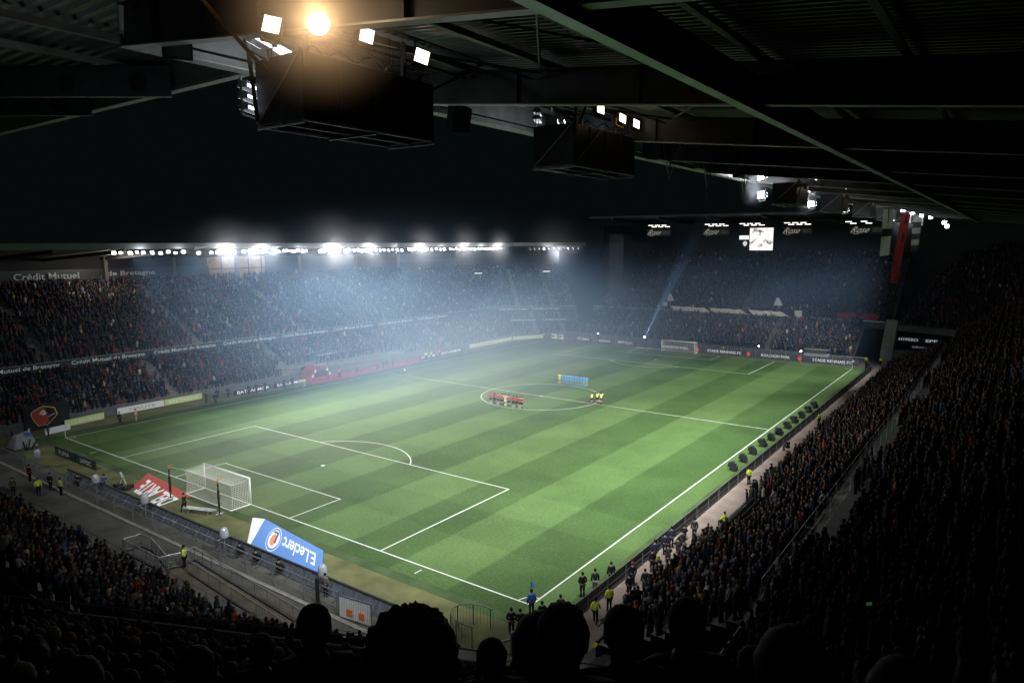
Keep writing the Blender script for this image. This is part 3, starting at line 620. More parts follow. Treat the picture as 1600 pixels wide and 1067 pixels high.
for k in range(11):
    f = k/10; o = row_lamp(107.3+f*8.6, 73.9-f*8.6, 21.75, n_, R(45)); o['label'] = 'white floodlight in the short separate row at the far left corner'; o['group'] = 'floodlights of the far left corner row'
for x in (23.0,36.3):
    b = MB(); b.add([(0,0,0),(2.2,0,.55),(.25,0,.60)],[(0,1,2)]); o = b.build('pennant', WHITE); o.location = (x-.9,75.5,22.15); tag(o, 'pale triangular pennant under the roof edge of the long stand, '+('left' if x < 30 else 'right')+' one', 'pennant')
for (x,y,z,l) in ((112.5,94,15.2,'short white strip light at the stair head, left in the far corner'),(124.5,80,15.6,'short white strip light at the stair head, right in the far corner')):
    d = Vector((x,y,z)); b = MB(); b.bar((-.7,.7,0),(.7,-.7,0),.12,.14); o = b.build('stair_light', TUBE); o.location = d; tag(o, l, 'strip light')
# ------------------------------------------------------------------ goals
def goal(X, s, label):
    t = tag(empty('football_goal', (X,34,0)), label, 'goal')
    for y in (-3.66,3.66): b = MB(); b.tube((0,y,0),(0,y,2.44),.07,10); b.build('post', WHITE, t, True)
    b = MB(); b.tube((0,-3.73,2.44),(0,3.73,2.44),.07,10); b.build('crossbar', WHITE, t, True)
    D = -s*1.95; b = MB()
    b.tube((0,-3.66,.03),(D,-3.66,.03),.05,6); b.tube((0,3.66,.03),(D,3.66,.03),.05,6); b.tube((D,-3.66,.03),(D,3.66,.03),.05,6); b.build('ground_frame', WHITE, t)
    b = MB(); r = .010; g = .16; ny = int(7.32/g)
    def bk(f, h): # back net profile: sags between the top support and the ground
        return D*(1.0-.10*math.sin(math.pi*min(1,h/2.3)))
    hz = 2.28
    for i in range(ny+1):
        y = -3.66+7.32*i/ny
        pt = [(0,y,2.44)]+[(D*f,y,2.44-.16*f-.30*math.sin(math.pi*f)*.6*(1-.0)) for f in (.25,.5,.75)]+[(D*.98,y,hz)]+[(bk(0,h),y,h) for h in (1.7,1.1,.5)]+[(D,y,.05)]
        for k in range(len(pt)-1): b.tube(pt[k],pt[k+1],r,3)
    for f in [k*g/1.95 for k in range(1,13)]:
        z = 2.44-.16*f-.30*math.sin(math.pi*min(f,1))*.6; b.tube((D*f,-3.66,z),(D*f,3.66,z),r,3)
    h = .1
    while h < 2.3: b.tube((bk(0,h),-3.66,h),(bk(0,h),3.66,h),r,3); h += g
    for y in (-3.66,3.66):
        h = .1
        while h < 2.4: b.tube((0,y,h),(bk(0,h),y,min(h,2.3)),r,3); h += g
        for f in [k*g/1.95 for k in range(1,12)]: b.tube((D*f,y,.03),(D*f,y,2.30),r,3)
    b.build('net', NET, t); return t
goal(0, 1, 'white football goal with net on the near goal line'); goal(105, -1, 'small distant white football goal in front of the far boards')
for (x,y,h,lab) in ((-3.33,37.76,3.1,'black net pole with orange tip, left behind the near goal'),(-2.92,30.55,3.1,'black net pole with orange tip, right behind the near goal')):
    t = tag(empty('net_pole', (x,y,0)), lab, 'pole'); b = MB(); b.tube((0,0,0),(0,0,h-.3),.06,6); b.tube((0,0,.6),(0,0,h-1.0),.10,6); b.build('pole', BLACK, t); b = MB(); b.tube((0,0,h-.3),(0,0,h),.06,6); b.bar((0,0,h),(.4,-.1,h),.05); b.build('tip', ORANGE, t)
    b = MB(); b.tube((-.4,0,.05),(.4,0,.05),.05,6); b.tube((0,-.4,.05),(0,.4,.05),.05,6); b.build('base', STEEL, t)
b = MB(); b.tube((-3.33,37.76,3.0),(-1.9,37.7,2.3),.012,4); tag(b.build('tie_rope', NET), 'pale cord tying the near goal net to the left black pole', 'cord')
t = tag(empty('bench', (-3.9,32.0,0), R(-69)), 'long silver bench lying on the turf behind the near goal', 'bench')
b = MB()
for k in range(4): b.box(-1.6,-.3+k*.16,.45,1.6,-.2+k*.16,.5)
b.build('seat', STEEL, t)
for x in (-1,1): b = MB(); b.bar((x,-.3,0),(x,-.1,.45),.08); b.bar((x,.3,0),(x,.1,.45),.08); b.build('leg', STEEL, t)
# corner flags
for (x,y,c,lab) in ((0,68,WHITE,'pale corner flag at the far left corner of the near goal line'),(0,0,BLUE,'dark blue corner flag at the near right corner'),(105,0,WHITE,'thin pale corner flag at the distant right corner')):
    t = tag(empty('corner_flag', (x,y,0)), lab, 'corner flag'); b = MB(); b.tube((0,0,0),(0,0,1.6),.03,6); b.build('pole', WHITE if c is WHITE else BOARD, t)
    b = MB(); b.add([(0,0,1.6),(0,0,1.2),(.12,-.25,1.25),(.12,-.2,1.5)],[(0,1,2,3)]); b.build('cloth', c, t)
# ------------------------------------------------------------------ carpets and boards behind the near goal
t = tag(empty('advertising_carpet', (-3.4,21,0)), 'blue advertising carpet with upside down white lettering and round orange logo', 'advertising carpet')
def Q(a): return (a[0]+3.4, a[1]-21, a[2])
c = [(-5.45,22.5,.012),(-5.1,14.35,.012),(-2.48,17.41,.012),(-1.3,26.4,.012)]
b = MB(); b.quad(*[Q(p) for p in c]); b.build('blue_field', BLUE, t)
b = MB(); b.add([Q((-1.3,26.4,.013)),Q((-1.75,27.5,.013)),Q((-5.5,22.75,.013)),Q((-5.45,22.5,.013))],[(0,1,2,3)]); b.build('white_side', WHITE, t)
def blq(u,v,z=.016):
    a = [np.array(p) for p in c]; p = (1-v)*((1-u)*a[0]+u*a[1])+v*((1-u)*a[3]+u*a[2]); return Q((p[0],p[1],z))
# upside down as we see it: text left edge is at our right (u high), its bottom edge is at the top (v high)
text_quad('lettering','E.Leclerc',blq(.90,.73),blq(.40,.78),blq(.40,.30),blq(.90,.22),WHITE,t,.02)
b = MB(); b.add([blq(.27+.105*math.cos(a),.53+.42*math.sin(a),.014) for a in [k*math.pi/16 for k in range(32)]],[tuple(range(32))]); b.build('logo_ring', WHITE, t)
b = MB(); b.add([blq(.27+.098*math.cos(a),.53+.39*math.sin(a),.016) for a in [k*math.pi/16 for k in range(32)]],[tuple(range(32))]); b.build('logo_ring', BLUE, t)
b = MB(); b.add([blq(.27+.080*math.cos(a),.53+.32*math.sin(a),.018) for a in [k*math.pi/16 for k in range(32)]],[tuple(range(32))]); b.build('logo_disc', WHITE, t)
b = MB(); b.add([blq(.265+.045*math.cos(a),.50+.20*math.sin(a),.020) for a in [k*math.pi/16 for k in range(32)]],[tuple(range(32))]); b.build('logo_swirl', ORANGE, t)
text_quad('logo_letter','L',blq(.31,.80,.022),blq(.23,.80,.022),blq(.23,.42,.022),blq(.31,.42,.022),mat('logo_blue', (.03,.06,.25), .7, var=.05),t,.02)
t = tag(empty('advertising_carpet', (-3,41,0)), 'red advertising carpet with slanted upside down white lettering behind the goal', 'advertising carpet')
def Q2(x,y,z=.012): return (x+3, y-41, z)
b = MB(); b.add([Q2(-4.1,43.6),Q2(-3.6,37.9),Q2(-1.9,36.3),Q2(-.9,46.6)],[(0,1,2,3)]); b.build('red_field', mat('carpet_red_ad', (.45,.06,.035), .8, var=.12, vs=6), t)
text_quad('lettering','DEL ARTE',Q2(-3.05,36.9,.017),Q2(-1.9,44.6,.017),Q2(-4.5,42.3,.017),Q2(-5.1,36.6,.017),WHITE,t,.03)
# LED boards seen from the back along the near goal line
BK = mat('led_back', (.26,.29,.35), .6, .2, var=.45, vs=6)
pts = [(-5.3,72),(-5.75,56)]
ly = [51.5,46.5,41.5,36.5,31.5,26.5,21.5,16.5,11.5,6.5,3.0]
labs = ['left of the covered camera pair','opposite the red carpet advert, left part','opposite the red carpet advert','behind the goal pole','straight behind the near goal','behind the silver bench','below the left end of the blue carpet','below the blue carpet','below the right end of the blue carpet','right of the black post','nearest to the curved fence']
for i in range(len(ly)-1):
    y0, y1 = ly[i], ly[i+1]; t = tag(empty('led_board', (-6.45,(y0+y1)/2,0)), 'back of a tilted LED board, '+labs[i], 'LED board', 'LED boards behind the near goal line')
    h = (y0-y1)/2-.03; b = MB(); b.bar((.0,-h,.05),(.0,h,.05),.05,.04); b.add([(-.25,-h,.05),(-.25,h,.05),(.12,h,.92),(.12,-h,.92)],[(0,1,2,3)]); b.add([(-.30,-h,.05),(-.30,h,.05),(.07,h,.92),(.07,-h,.92)],[(3,2,1,0)])
    for q in range(11): yq = -h+.2+q*(2*h-.4)/10; b.box(-.30+.02,yq,.1,-.20,yq+.10,.16) if 0 else b.bar((-.27,yq,.12),(.05,yq,.88),.03); b.build('panel', BK, t)
    b = MB(); b.bar((.10,-h,.95),(.10,h,.95),.16,.07); b.build('top_edge', BLACK, t)
    for k in range(3): y = -h+.8+k*(h-.8); b = MB(); b.bar((.02,y,.85),(-.80,y,.03),.035); b.bar((-.2,y,.04),(-.80,y,.04),.035); b.build('strut', STEEL, t)
# far left stretch of dark boards
for i,(y0,y1,s,lb) in enumerate([(61.5,56.5,'PUMA','dark board with white lettering beside the far left corner, left one'),(56.3,51.9,'SAMSIC','dark board with white lettering beside the far left corner, right one')]):
    x = -3.6; t = tag(empty('advertising_board', (x,(y0+y1)/2,0)), lb, 'advertising board'); h = (y0-y1)/2
    b = MB(); b.box(-.06,-h,0,.06,h,.95); b.build('panel', BOARD, t); text_at('lettering', s, (-.08,h-1,.25), (0,-1,0), (0,0,1), 2.6, .5, mat('grey_letters', (.5,.5,.5), .6), t)
# perimeter fences
def post_fence(name, p, q, label, h, n, panel_m, wires, pm=STEEL):
    p = Vector(p); q = Vector(q); t = tag(empty(name, p), label, 'fence'); d = q-p
    for i in range(n+1): b = MB(); c = d*i/n; b.tube(c, c+Vector((0,0,h)), .045, 6); b.build('post', pm, t)
    b = MB()
    for k in range(wires): z = Vector((0,0,h*(k+.6)/wires)); b.tube(z, d+z, .014, 4)
    b.build('wires', pm, t)
    if panel_m: b = MB(); nn = Vector((-d.y,d.x,0)).normalized()*.03; b.quad(nn+Vector((0,0,.06)),d+nn+Vector((0,0,.06)),d+nn+Vector((0,0,h-.06)),nn+Vector((0,0,h-.06))); b.build('panel', panel_m, t)
    b = MB(); b.tube(Vector((0,0,h)), d+Vector((0,0,h)), .03, 6); b.build('top_rail', pm, t)
    return t
post_fence('wire_fence', (-8.05,64,0), (-8.05,9.2,0), 'long grey wire fence with posts behind the LED boards at the near end', 1.55, 17, None, 7)
mesh_m = mat('dark_mesh_panel', (.045,.055,.065), .6, .2, var=.3, vs=4)
post_fence('mesh_fence', (-1.2,-3.35,0), (104,-3.35,0), 'long dark mesh fence with pale posts along the right touchline', 1.15, 40, mesh_m, 3)
post_fence('mesh_fence', (107,-2,0), (109.0,68,0), 'pale thin fence in front of the far stand behind the boards', 1.9, 24, None, 5)
def railing(name, pts, label, h=1.05, panel=True):
    t = tag(empty(name, pts[0]), label, 'railing'); o = Vector(pts[0]); P = [Vector(p)-o for p in pts]
    b = MB()
    for k in range(len(P)-1): b.tube(P[k]+Vector((0,0,h)),P[k+1]+Vector((0,0,h)),.035,6)
    b.build('handrail', STEEL, t)
    for k in range(len(P)-1):
        L = (P[k+1]-P[k]).length; n = max(1,round(L/1.6))
        for i in range(n+(k==len(P)-2)): c = P[k]+(P[k+1]-P[k])*i/n; b = MB(); b.tube(c,c+Vector((0,0,h)),.03,5); b.build('post', STEEL, t)
    b = MB()
    for k in range(len(P)-1):
        L = (P[k+1]-P[k]).length; n = int(L/.14)
        for i in range(n): c = P[k]+(P[k+1]-P[k])*(i+.5)/n; b.tube(c+Vector((0,0,.08)),c+Vector((0,0,h-.1)),.008,3)
        for z in (.1,.5,h-.12): b.tube(P[k]+Vector((0,0,z)),P[k+1]+Vector((0,0,z)),.012,4)
    b.build('infill', STEEL, t)
    b = MB()
    for k in range(len(P)-1): b.bar(P[k]+Vector((0,0,.03)),P[k+1]+Vector((0,0,.03)),.08,.12)
    b.build('base_rail', BLACK, t); return t
railing('railing', [(-11.44,29.5,0),(-10.2,29.35,0),(-10.1,27.9,0),(-11.0,24.0,0),(-10.0,23.6,0)], 'zigzag steel railing on the concrete path left of the steward')
railing('railing', [(-11.44,29.5,0),(-11.5,24.2,0),(-11.0,23.9,0)], 'straight steel railing closing the zigzag on its crowd side')
railing('railing', [(-10.0,23.6,0),(-9.06,23.8,0),(-9.4,19.8,0),(-10.26,9.3,0),(-10.9,5.5,0)], 'long steel railing right of the steward, on the pitch side of the ramp')
railing('railing', [(-10.45,22.2,0),(-11.13,14.5,0),(-11.7,8.1,0),(-12.0,5,0)], 'long steel railing right of the steward, on the crowd side of the ramp')
# curved gate fence, slatted barriers
t = tag(empty('curved_fence', (-4.9,.6,0)), 'green curved slatted fence at the bottom centre behind the goal line', 'fence'); b = MB(); b2 = MB(); n = 26
for i in range(n+1):
    a = R(200)-R(215)*i/n*-1*-1; x = 1.15*math.cos(a); y = 1.7*math.sin(a)
    if i%5 == 0: b2.tube((x,y,0),(x,y,1.3),.04,6)
    b.tube((x,y,.1),(x,y,1.2),.010,3)
    if i < n: a2 = R(200)-R(215)*(i+1)/n; b2.tube((x,y,1.3),(1.15*math.cos(a2),1.7*math.sin(a2),1.3),.03,5)
GRN = mat('green_paint', (.10,.16,.12), .5, .2, var=.2); b.build('slats', GRN, t); b2.build('frame', GRN, t)
def slat_barrier(loc, rz, w_, h, label, m=WHITE, n=14, accent=None):
    t = tag(empty('slatted_barrier', loc, rz), label, 'barrier')
    b = MB(); b.bar((-w_/2,0,h),(w_/2,0,h),.06,.08); b.bar((-w_/2,0,.08),(w_/2,0,.08),.05); b.bar((-w_/2,0,0),(-w_/2,0,h),.07); b.bar((w_/2,0,0),(w_/2,0,h),.07); b.build('frame', STEEL, t)
    b = MB()
    for i in range(n): x = -w_/2+w_*(i+.5)/n; b.box(x-w_/n*.3,-.015,.12,x+w_/n*.3,.015,h-.05)
    b.build('slats', m, t)
    if accent:
        for x in (-w_*.25,w_*.12): b = MB(); b.box(x,-.05,.35,x+.45,-.03,.75); b.build('sign_plate', accent, t)
    return t
slat_barrier((-8.0,7.6,.0), R(-82), 2.5, 1.5, 'white slatted gate with two orange plates beside the near goal fence', WHITE, 18, ORANGE)
PWH = mat('pale_slats', (.62,.58,.55), .7, var=.1)
slat_barrier((-6.15,-2.35,.1), R(-30), 1.15, 1.25, 'short pale slatted barrier at the bottom centre, lower one', PWH, 8)
slat_barrier((-5.15,-2.85,.45), R(-22), 1.35, 1.3, 'pale slatted barrier at the bottom centre, upper one behind the standing pair', PWH, 9)
b = MB(); b.tube((0,0,0),(0,0,2.1),.13,10); tag(b.build('black_post', BLACK), 'thick black post beside the fence below the blue carpet', 'post').location = (-8.3,10.75,0)
slat_barrier((-7.6,60.3,0), R(-84), 3.4, 1.3, 'grey barred gate at the far left of the path', STEEL, 20)
# covered cameras on posts
for i,(x,y) in enumerate([(-6.75,57.6),(-6.9,44.2),(-6.9,35.2),(-7.0,23.2),(-6.7,12.2)]):
    t = tag(empty('covered_camera', (x,y,0), R(180)), 'remote camera under a clear rain dome, '+['leftmost of five, by the far corner','second from the left, by the black equipment','third from the left, left of the goal poles','fourth from the left, below the blue carpet','rightmost, beside the black post'][i], 'camera', 'domed cameras along the near goal line')
    b = MB(); rr = .31
    prof = [(rr*.9,1.2),(rr,1.25),(rr*1.02,1.5),(rr,1.62),(rr*.93,1.76),(rr*.75,1.9),(rr*.45,1.98),(.02,2.0)]; vs = [(f*math.cos(q*math.pi/9)*(1+.03*math.sin(q*3)),f*math.sin(q*math.pi/9)*(1+.03*math.cos(q*2)),z) for f,z in prof for q in range(18)]; b.add(vs,[(i*18+q,i*18+(q+1)%18,(i+1)*18+(q+1)%18,(i+1)*18+q) for i in range(len(prof)-1) for q in range(18)])
    dm = bpy.data.materials.get('clear_dome')
    if not dm:
        dm = mat('clear_dome', (.62,.64,.72), .18, .35, var=.25, vs=4)
    b.build('dome', dm, t, True)
    b = MB(); b.box(-.2,-.18,1.22,.2,.18,1.5); b.build('camera_body', BLACK, t); b = MB(); b.tube((0,0,0),(0,0,1.2),.05,6); b.bar((-.5,0,1.15),(.5,0,1.15),.06); b.build('stand', STEEL, t)
# ------------------------------------------------------------------ boards of the far end and the left touchline
def board(x0,y0,x1,y1,h,m,label,texts=(),z0=.0,th=.12,nrm=None):
    p = Vector((x0,y0,z0)); q = Vector((x1,y1,z0)); d = (q-p); L = d.length; d.normalize(); n = Vector((d.y,-d.x,0))   # n points to the pitch side when left-to-right seen
    t = tag(empty('advertising_board', ((x0+x1)/2,(y0+y1)/2,z0)), label, 'advertising board'); c = (p+q)/2
    b = MB(); b.bar(p-c+Vector((0,0,h/2)), q-c+Vector((0,0,h/2)), th, h); b.build('panel', m, t)
    for (s,f0,f1,z,hh,mm) in texts:
        o = p-c+d*L*f0+n*(th/2+.015)+Vector((0,0,z)); text_at('lettering', s, o, d, (0,0,1), L*(f1-f0), hh, mm, t)
    return t
FB = mat('far_board_dark', (.03,.033,.045), .45, emit=(.10,.11,.15), es=.18)
SR, RP = 'STADE RENNAIS FC', 'ROAZHON PARK'
crest_m = mat('crest_red', (.7,.06,.05), .5, emit=(.9,.15,.1), es=.3)
def crest(t, off):
    b = MB(); b.add([(-.10,off+.45*math.cos(a)*(1 if math.sin(a) > 0 else .8),.6+.45*math.sin(a)) for a in [k*math.pi/5 for k in range(10)]],[tuple(range(10))]); b.build('crest', crest_m, t)
t = board(107.8,40.6,107.8,29.9,1.25,FB,'dark board reading ROAZHON PARK behind the distant goal',[(RP,.18,.74,.35,.55,LETW)]); crest(t,-4.5)
t = board(107.8,29.8,107.8,19.2,1.25,FB,'dark board reading STADE RENNAIS FC just right of the distant goal',[(SR,.12,.80,.33,.55,LETW)]); crest(t,-4.6)
t = board(107.8,19.1,107.8,9.2,1.25,FB,'dark board reading ROAZHON PARK right of the distant penalty area',[(RP,.18,.74,.35,.55,LETW)]); crest(t,-4.2)
board(107.8,9.1,107.8,-.6,1.25,FB,'dark board reading STADE RENNAIS FC at the distant right corner',[(SR,.16,.88,.33,.55,LETW)])
WB = mat('white_board', (.7,.7,.7), .5, emit=(.8,.82,.85), es=.22)
for (y0,y1,m,s,lb) in ((68.3,66.6,WB,'F','small white board at the distant left corner, left of the pair'),(66.2,64.8,WB,'F','small white board at the distant left corner, right of the pair'),(61.3,57.2,FB,'PUMA','dark board with white lettering left of the distant goal, first from the corner'),(55.5,51.6,FB,'samsic','dark board with white lettering left of the distant goal, second from the corner'),(50.6,45.8,FB,'BETCLIC','dark board with white lettering left of the distant goal, nearest the spotlight')):
    board(109.0,y0,108.8,y1,1.15,m,lb,[(s,.1,.9,.3,.55,mat('dark_letters', (.03,.03,.03), .5) if m is WB else LETW)])
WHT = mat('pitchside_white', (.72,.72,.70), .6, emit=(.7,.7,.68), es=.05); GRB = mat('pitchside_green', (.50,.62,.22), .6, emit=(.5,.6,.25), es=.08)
DL = mat('pale_green_letters', (.42,.47,.30), .6, var=.05)
board(9.3,75.0,15.8,75.0,.85,WHT,'white pitchside board on the left touchline near the corner',[('HAUTE',.25,.8,.2,.45,DL)])
board(15.9,75.0,21.6,75.0,.85,GRB,'lime green pitchside board right of the white one near the corner',[('BRETAGNE',.1,.9,.2,.45,mat('white_letters', (.8,.8,.75), .6))])
board(2.2,73.6,7.2,74.2,.85,GRB,'lime green pitchside board beside the crest banner',[('DE BRETAGNE',.15,.9,.2,.45,_m['white_letters'])])
board(-.9,71.4,2.1,71.9,.75,WHT,'low white board behind the far left corner flag')
board(25.5,72.7,31.9,72.5,.8,BOARD,'black board reading BATI-ARMOR left of the red tunnel, left one',[('BATI-ARMOR',.08,.95,.15,.5,LETW)])
board(32.6,72.5,38.6,72.4,.8,BOARD,'black board reading BATI-ARMOR next to the red tunnel',[('BATI-ARMOR',.08,.95,.15,.5,LETW)])
board(66.6,72.6,72.4,72.6,.85,BOARD,'dark board reading BATI-ARMOR beyond the red carpet, left one',[('BATI-ARMOR',.08,.95,.18,.5,LETW)])
board(72.8,72.8,80.2,72.9,.85,BOARD,'dark board reading BATI-ARMOR beyond the red carpet, right one',[('BATI-ARMOR',.08,.95,.18,.5,LETW)])
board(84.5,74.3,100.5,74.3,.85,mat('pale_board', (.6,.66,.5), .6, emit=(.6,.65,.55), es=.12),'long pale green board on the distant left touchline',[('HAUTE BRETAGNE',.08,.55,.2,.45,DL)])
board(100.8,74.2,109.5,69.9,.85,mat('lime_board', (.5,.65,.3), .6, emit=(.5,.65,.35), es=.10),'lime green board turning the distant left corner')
board(44.5,77.6,50.5,77.6,.75,BOARD,'dark board with pale lettering among the seats behind the red tunnel',[('TRUE REMOTE',.1,.9,.15,.4,LETD)],z0=2.9)
board(116.6,-5.0,116.6,-13.5,1.1,BOARD,'black board reading HYPERO in the dark right corner',[('HYPERO',.10,.48,.35,.5,LETW),('SPF',.62,.85,.32,.5,LETW)],z0=4.1)
board(113.5,-8.2,113.5,-11,.8,BOARD,'small dark board under the HYPERO board in the right corner',[('elec',.1,.9,.2,.4,LET)],z0=3.4)
# corner stairs block
t = tag(empty('stair_block', (112.5,-5,0)), 'pale concrete stair block in the gap at the far right corner', 'stairs'); b = MB()
for k in range(14): b.box(-.6+k*.35,-.5,0,-.25+k*.35,1.5,2.8+k*.42)
b.build('steps', mat('stair_concrete', (.30,.31,.27), .9, var=.2), t); b = MB(); b.box(-.7,-4.5,0,2,-.55,3.0); b.build('wall', DCONC, t)
# crest banner on the left stand
t = tag(empty('crest_banner', (.4,74.3,1.0)), 'black cloth with a large red and black club crest beside the far left corner', 'banner')
b = MB(); b.add([(-2.3,.3,-.9),(2.9,.3,-.9),(2.8,.9,2.2),(-2.1,.9,2.2)],[(0,1,2,3)]); b.build('cloth', BB, t)
sh = [(-1.7,1.75),(0,2.45),(1.7,1.9),(2.0,.7),(.6,-.6),(-1.1,-.75),(-1.6,.2),(-1.95,1.2)]
def P2(x,z,o=0): return (x*.74, .42+.17*z*.74-.02-o, z*.74+.1)
b = MB(); b.add([P2(x*1.05,z*1.03-.01,.02) for x,z in sh],[tuple(range(8))]); b.build('crest_edge', mat('gold_edge', (.6,.45,.15), .6), t)
b = MB(); b.add([P2(x*.96,z*.95+.03,.05) for x,z in sh],[tuple(range(8))]); b.build('crest_field', mat('crest_red_cloth', (.38,.05,.03), .8, var=.1), t)
b = MB(); b.add([P2(.1,2.2,.08),P2(1.55,1.8,.08),P2(1.85,.7,.08),P2(.6,-.45,.08),P2(.5,.9,.08)],[tuple(range(5))]); b.build('crest_half', BB, t)
b = MB()
for k in range(9): a = k*.7; x = -.15+.30*math.cos(a)*(k%3+1)/2; z = 1.35+.28*math.sin(a); b.add([P2(x-.16,z-.1,.11),P2(x+.1,z-.16,.11),P2(x+.17,z+.1,.11),P2(x-.05,z+.18,.11)],[(0,1,2,3)])
b.build('crest_emblem', WHITE, t)
text_quad('lettering','STADE RENNAIS',P2(.5,.45,.12),P2(1.6,.85,.12),P2(1.6,1.05,.12),P2(.5,.65,.12),WHITE,t)
# red carpet, red arch tunnel
b = MB(); b.add([(38.6,69.9,.014),(44,69.6,.014),(64.5,70.6,.014),(65.5,71.9,.014),(39,72.4,.014)],[(0,1,2,3,4)]); tag(b.build('red_carpet', CARPET), 'long red carpet laid along the left touchline in front of the tunnel', 'carpet')
b = MB(); 
b.box(39,72.6,.0,66.5,72.9,.4); tag(b.build('low_wall', mat('red_wall', (.45,.04,.03), .7, var=.3, vs=1.5)), 'low red wall behind the red carpet on the left touchline', 'wall')
t = tag(empty('tunnel_arch', (41.6,72.4,0)), 'red inflatable arch tunnel with club badges at the left touchline', 'arch'); n = 18; b = MB()
def archp(a, rx=2.2, rz=2.4): return (rx*math.cos(a), 0, max(0,rz*math.sin(a)))
prev = None
for i in range(n+1):
    a = math.pi*i/n; x,_,z = archp(a); x2,_,z2 = archp(a,1.75,2.05); ring = [(x,-.5,z),(x,2.5,z),(x2,2.5,z2),(x2,-.5,z2)]
    if prev: b.add(prev+ring,[(0,1,5,4),(1,2,6,5),(2,3,7,6),(3,0,4,7)])
    prev = ring
b.build('arch', mat('arch_red', (.36,.05,.035), .5, var=.15), t)
b = MB(); b.box(-1.7,2.4,0,1.7,2.5,2.2); b.build('entrance', BLACK, t)
b = MB()
for a in (25,50,130,155): x,_,z = archp(R(a),1.98,2.2); b.add([(x+.25*math.cos(q),-.53,z+.3*math.sin(q)) for q in [k*math.pi/4 for k in range(8)]],[tuple(range(8))])
b.build('badge', mat('badge_pale', (.75,.6,.5), .6), t)
b = MB(); b.bar((-1.6,-.2,2.55),(1.5,-.2,2.6),.1,.22); b.build('title_panel', BOARD, t); text_at('lettering','STADE RENNAIS',(-1.3,-.27,2.5),(1,0,.03),(0,0,1),2.6,.15,LETW,t)
# ground spotlight with beam in the far end
def spot_fix(x,y,z,label,s=.22):
    t = tag(empty('ground_spotlight', (x,y,z)), label, 'spotlight'); b = MB(); b.tube((0,0,0),(-.25,0,.12),s*.8,12,s); b.build('housing', DSTEEL, t); b = MB(); b.tube((-.26,0,.125),(-.28,0,.13),s*.92,14); b.build('lens', bulb_mat('ground_lens', (.9,.95,1), 40), t); b = MB(); b.bar((0,0,0),(0,0,-z),.08); b.build('stand', DSTEEL, t)
spot_fix(106.6,42.3,2.4,'glaring white spotlight left of the distant goal throwing a blue beam up')
spot_fix(109,55.3,2.0,'small white spotlight behind the boards far left of the distant goal',.11); spot_fix(109,18.2,2.1,'small white spotlight above the boards right of the distant goal',.12); spot_fix(109,10.0,1.8,'small white spotlight by the pale van shaped cabin at the far end',.16)
t = tag(empty('cabin', (109.6,7.2,.0)), 'small pale glazed cabin behind the far boards near the right corner', 'cabin'); b = MB(); b.box(-.7,-2.2,.9,.7,2.2,1.6); b.build('body', mat('cabin_grey', (.3,.33,.35), .5, var=.2), t); b = MB(); b.box(-.72,-1.9,1.6,.6,1.9,2.35); b.build('window', GLASS, t); b = MB(); b.box(-.75,-2.2,2.35,.75,2.2,2.45); b.build('roof', STEEL, t)
b = MB(); b.add([(105.9,44.5,.016),(107,33.5,.016),(107.4,33.5,.016),(107.3,44.5,.016)],[(0,3,2,1)]); tag(b.build('ground_sheet', mat('pale_sheet', (.6,.6,.62), .7, var=.2)), 'pale sheet on the ground left of the distant goal', 'sheet')
# ------------------------------------------------------------------ people
def skin_mesh(J, E, sub=1, root=0):
    names = list(J); idx = {n:i for i,n in enumerate(names)}
    me = bpy.data.meshes.new('tmp'); me.from_pydata([J[n][0] for n in names], [(idx[a],idx[b]) for a,b in E], [])
    o = bpy.data.objects.new('tmp', me); col.objects.link(o)
    md = o.modifiers.new('s','SKIN'); md.use_smooth_shade = True; md.branch_smoothing = .3
    sv = me.skin_vertices[0].data
    for i,n in enumerate(names):
        r = J[n][1]; sv[i].radius = r if isinstance(r,tuple) else (r,r); sv[i].use_root = (i == 0)
    if sub: s2 = o.modifiers.new('d','SUBSURF'); s2.levels = sub; s2.render_levels = sub
    dg = bpy.context.evaluated_depsgraph_get(); dg.update(); out = bpy.data.meshes.new_from_object(o.evaluated_get(dg))
    bpy.data.objects.remove(o); bpy.data.meshes.remove(me); return out
SK = mat('person_skin', (.5,.33,.25), .6, spec=.08, prop='skin_colour'); COAT = mat('person_coat', (.03,.03,.04), .85, spec=.08, prop='coat_colour', var=.2, vs=5); TRO = mat('person_trousers', (.03,.03,.04), .85, spec=.08, prop='leg_colour', var=.2, vs=5); HAIR = mat('person_hair', (.03,.02,.015), .7, spec=.08, prop='hair_colour', var=.3, vs=12)
SHOE = mat('person_shoe', (.05,.05,.05), .7, prop='shoe_colour')
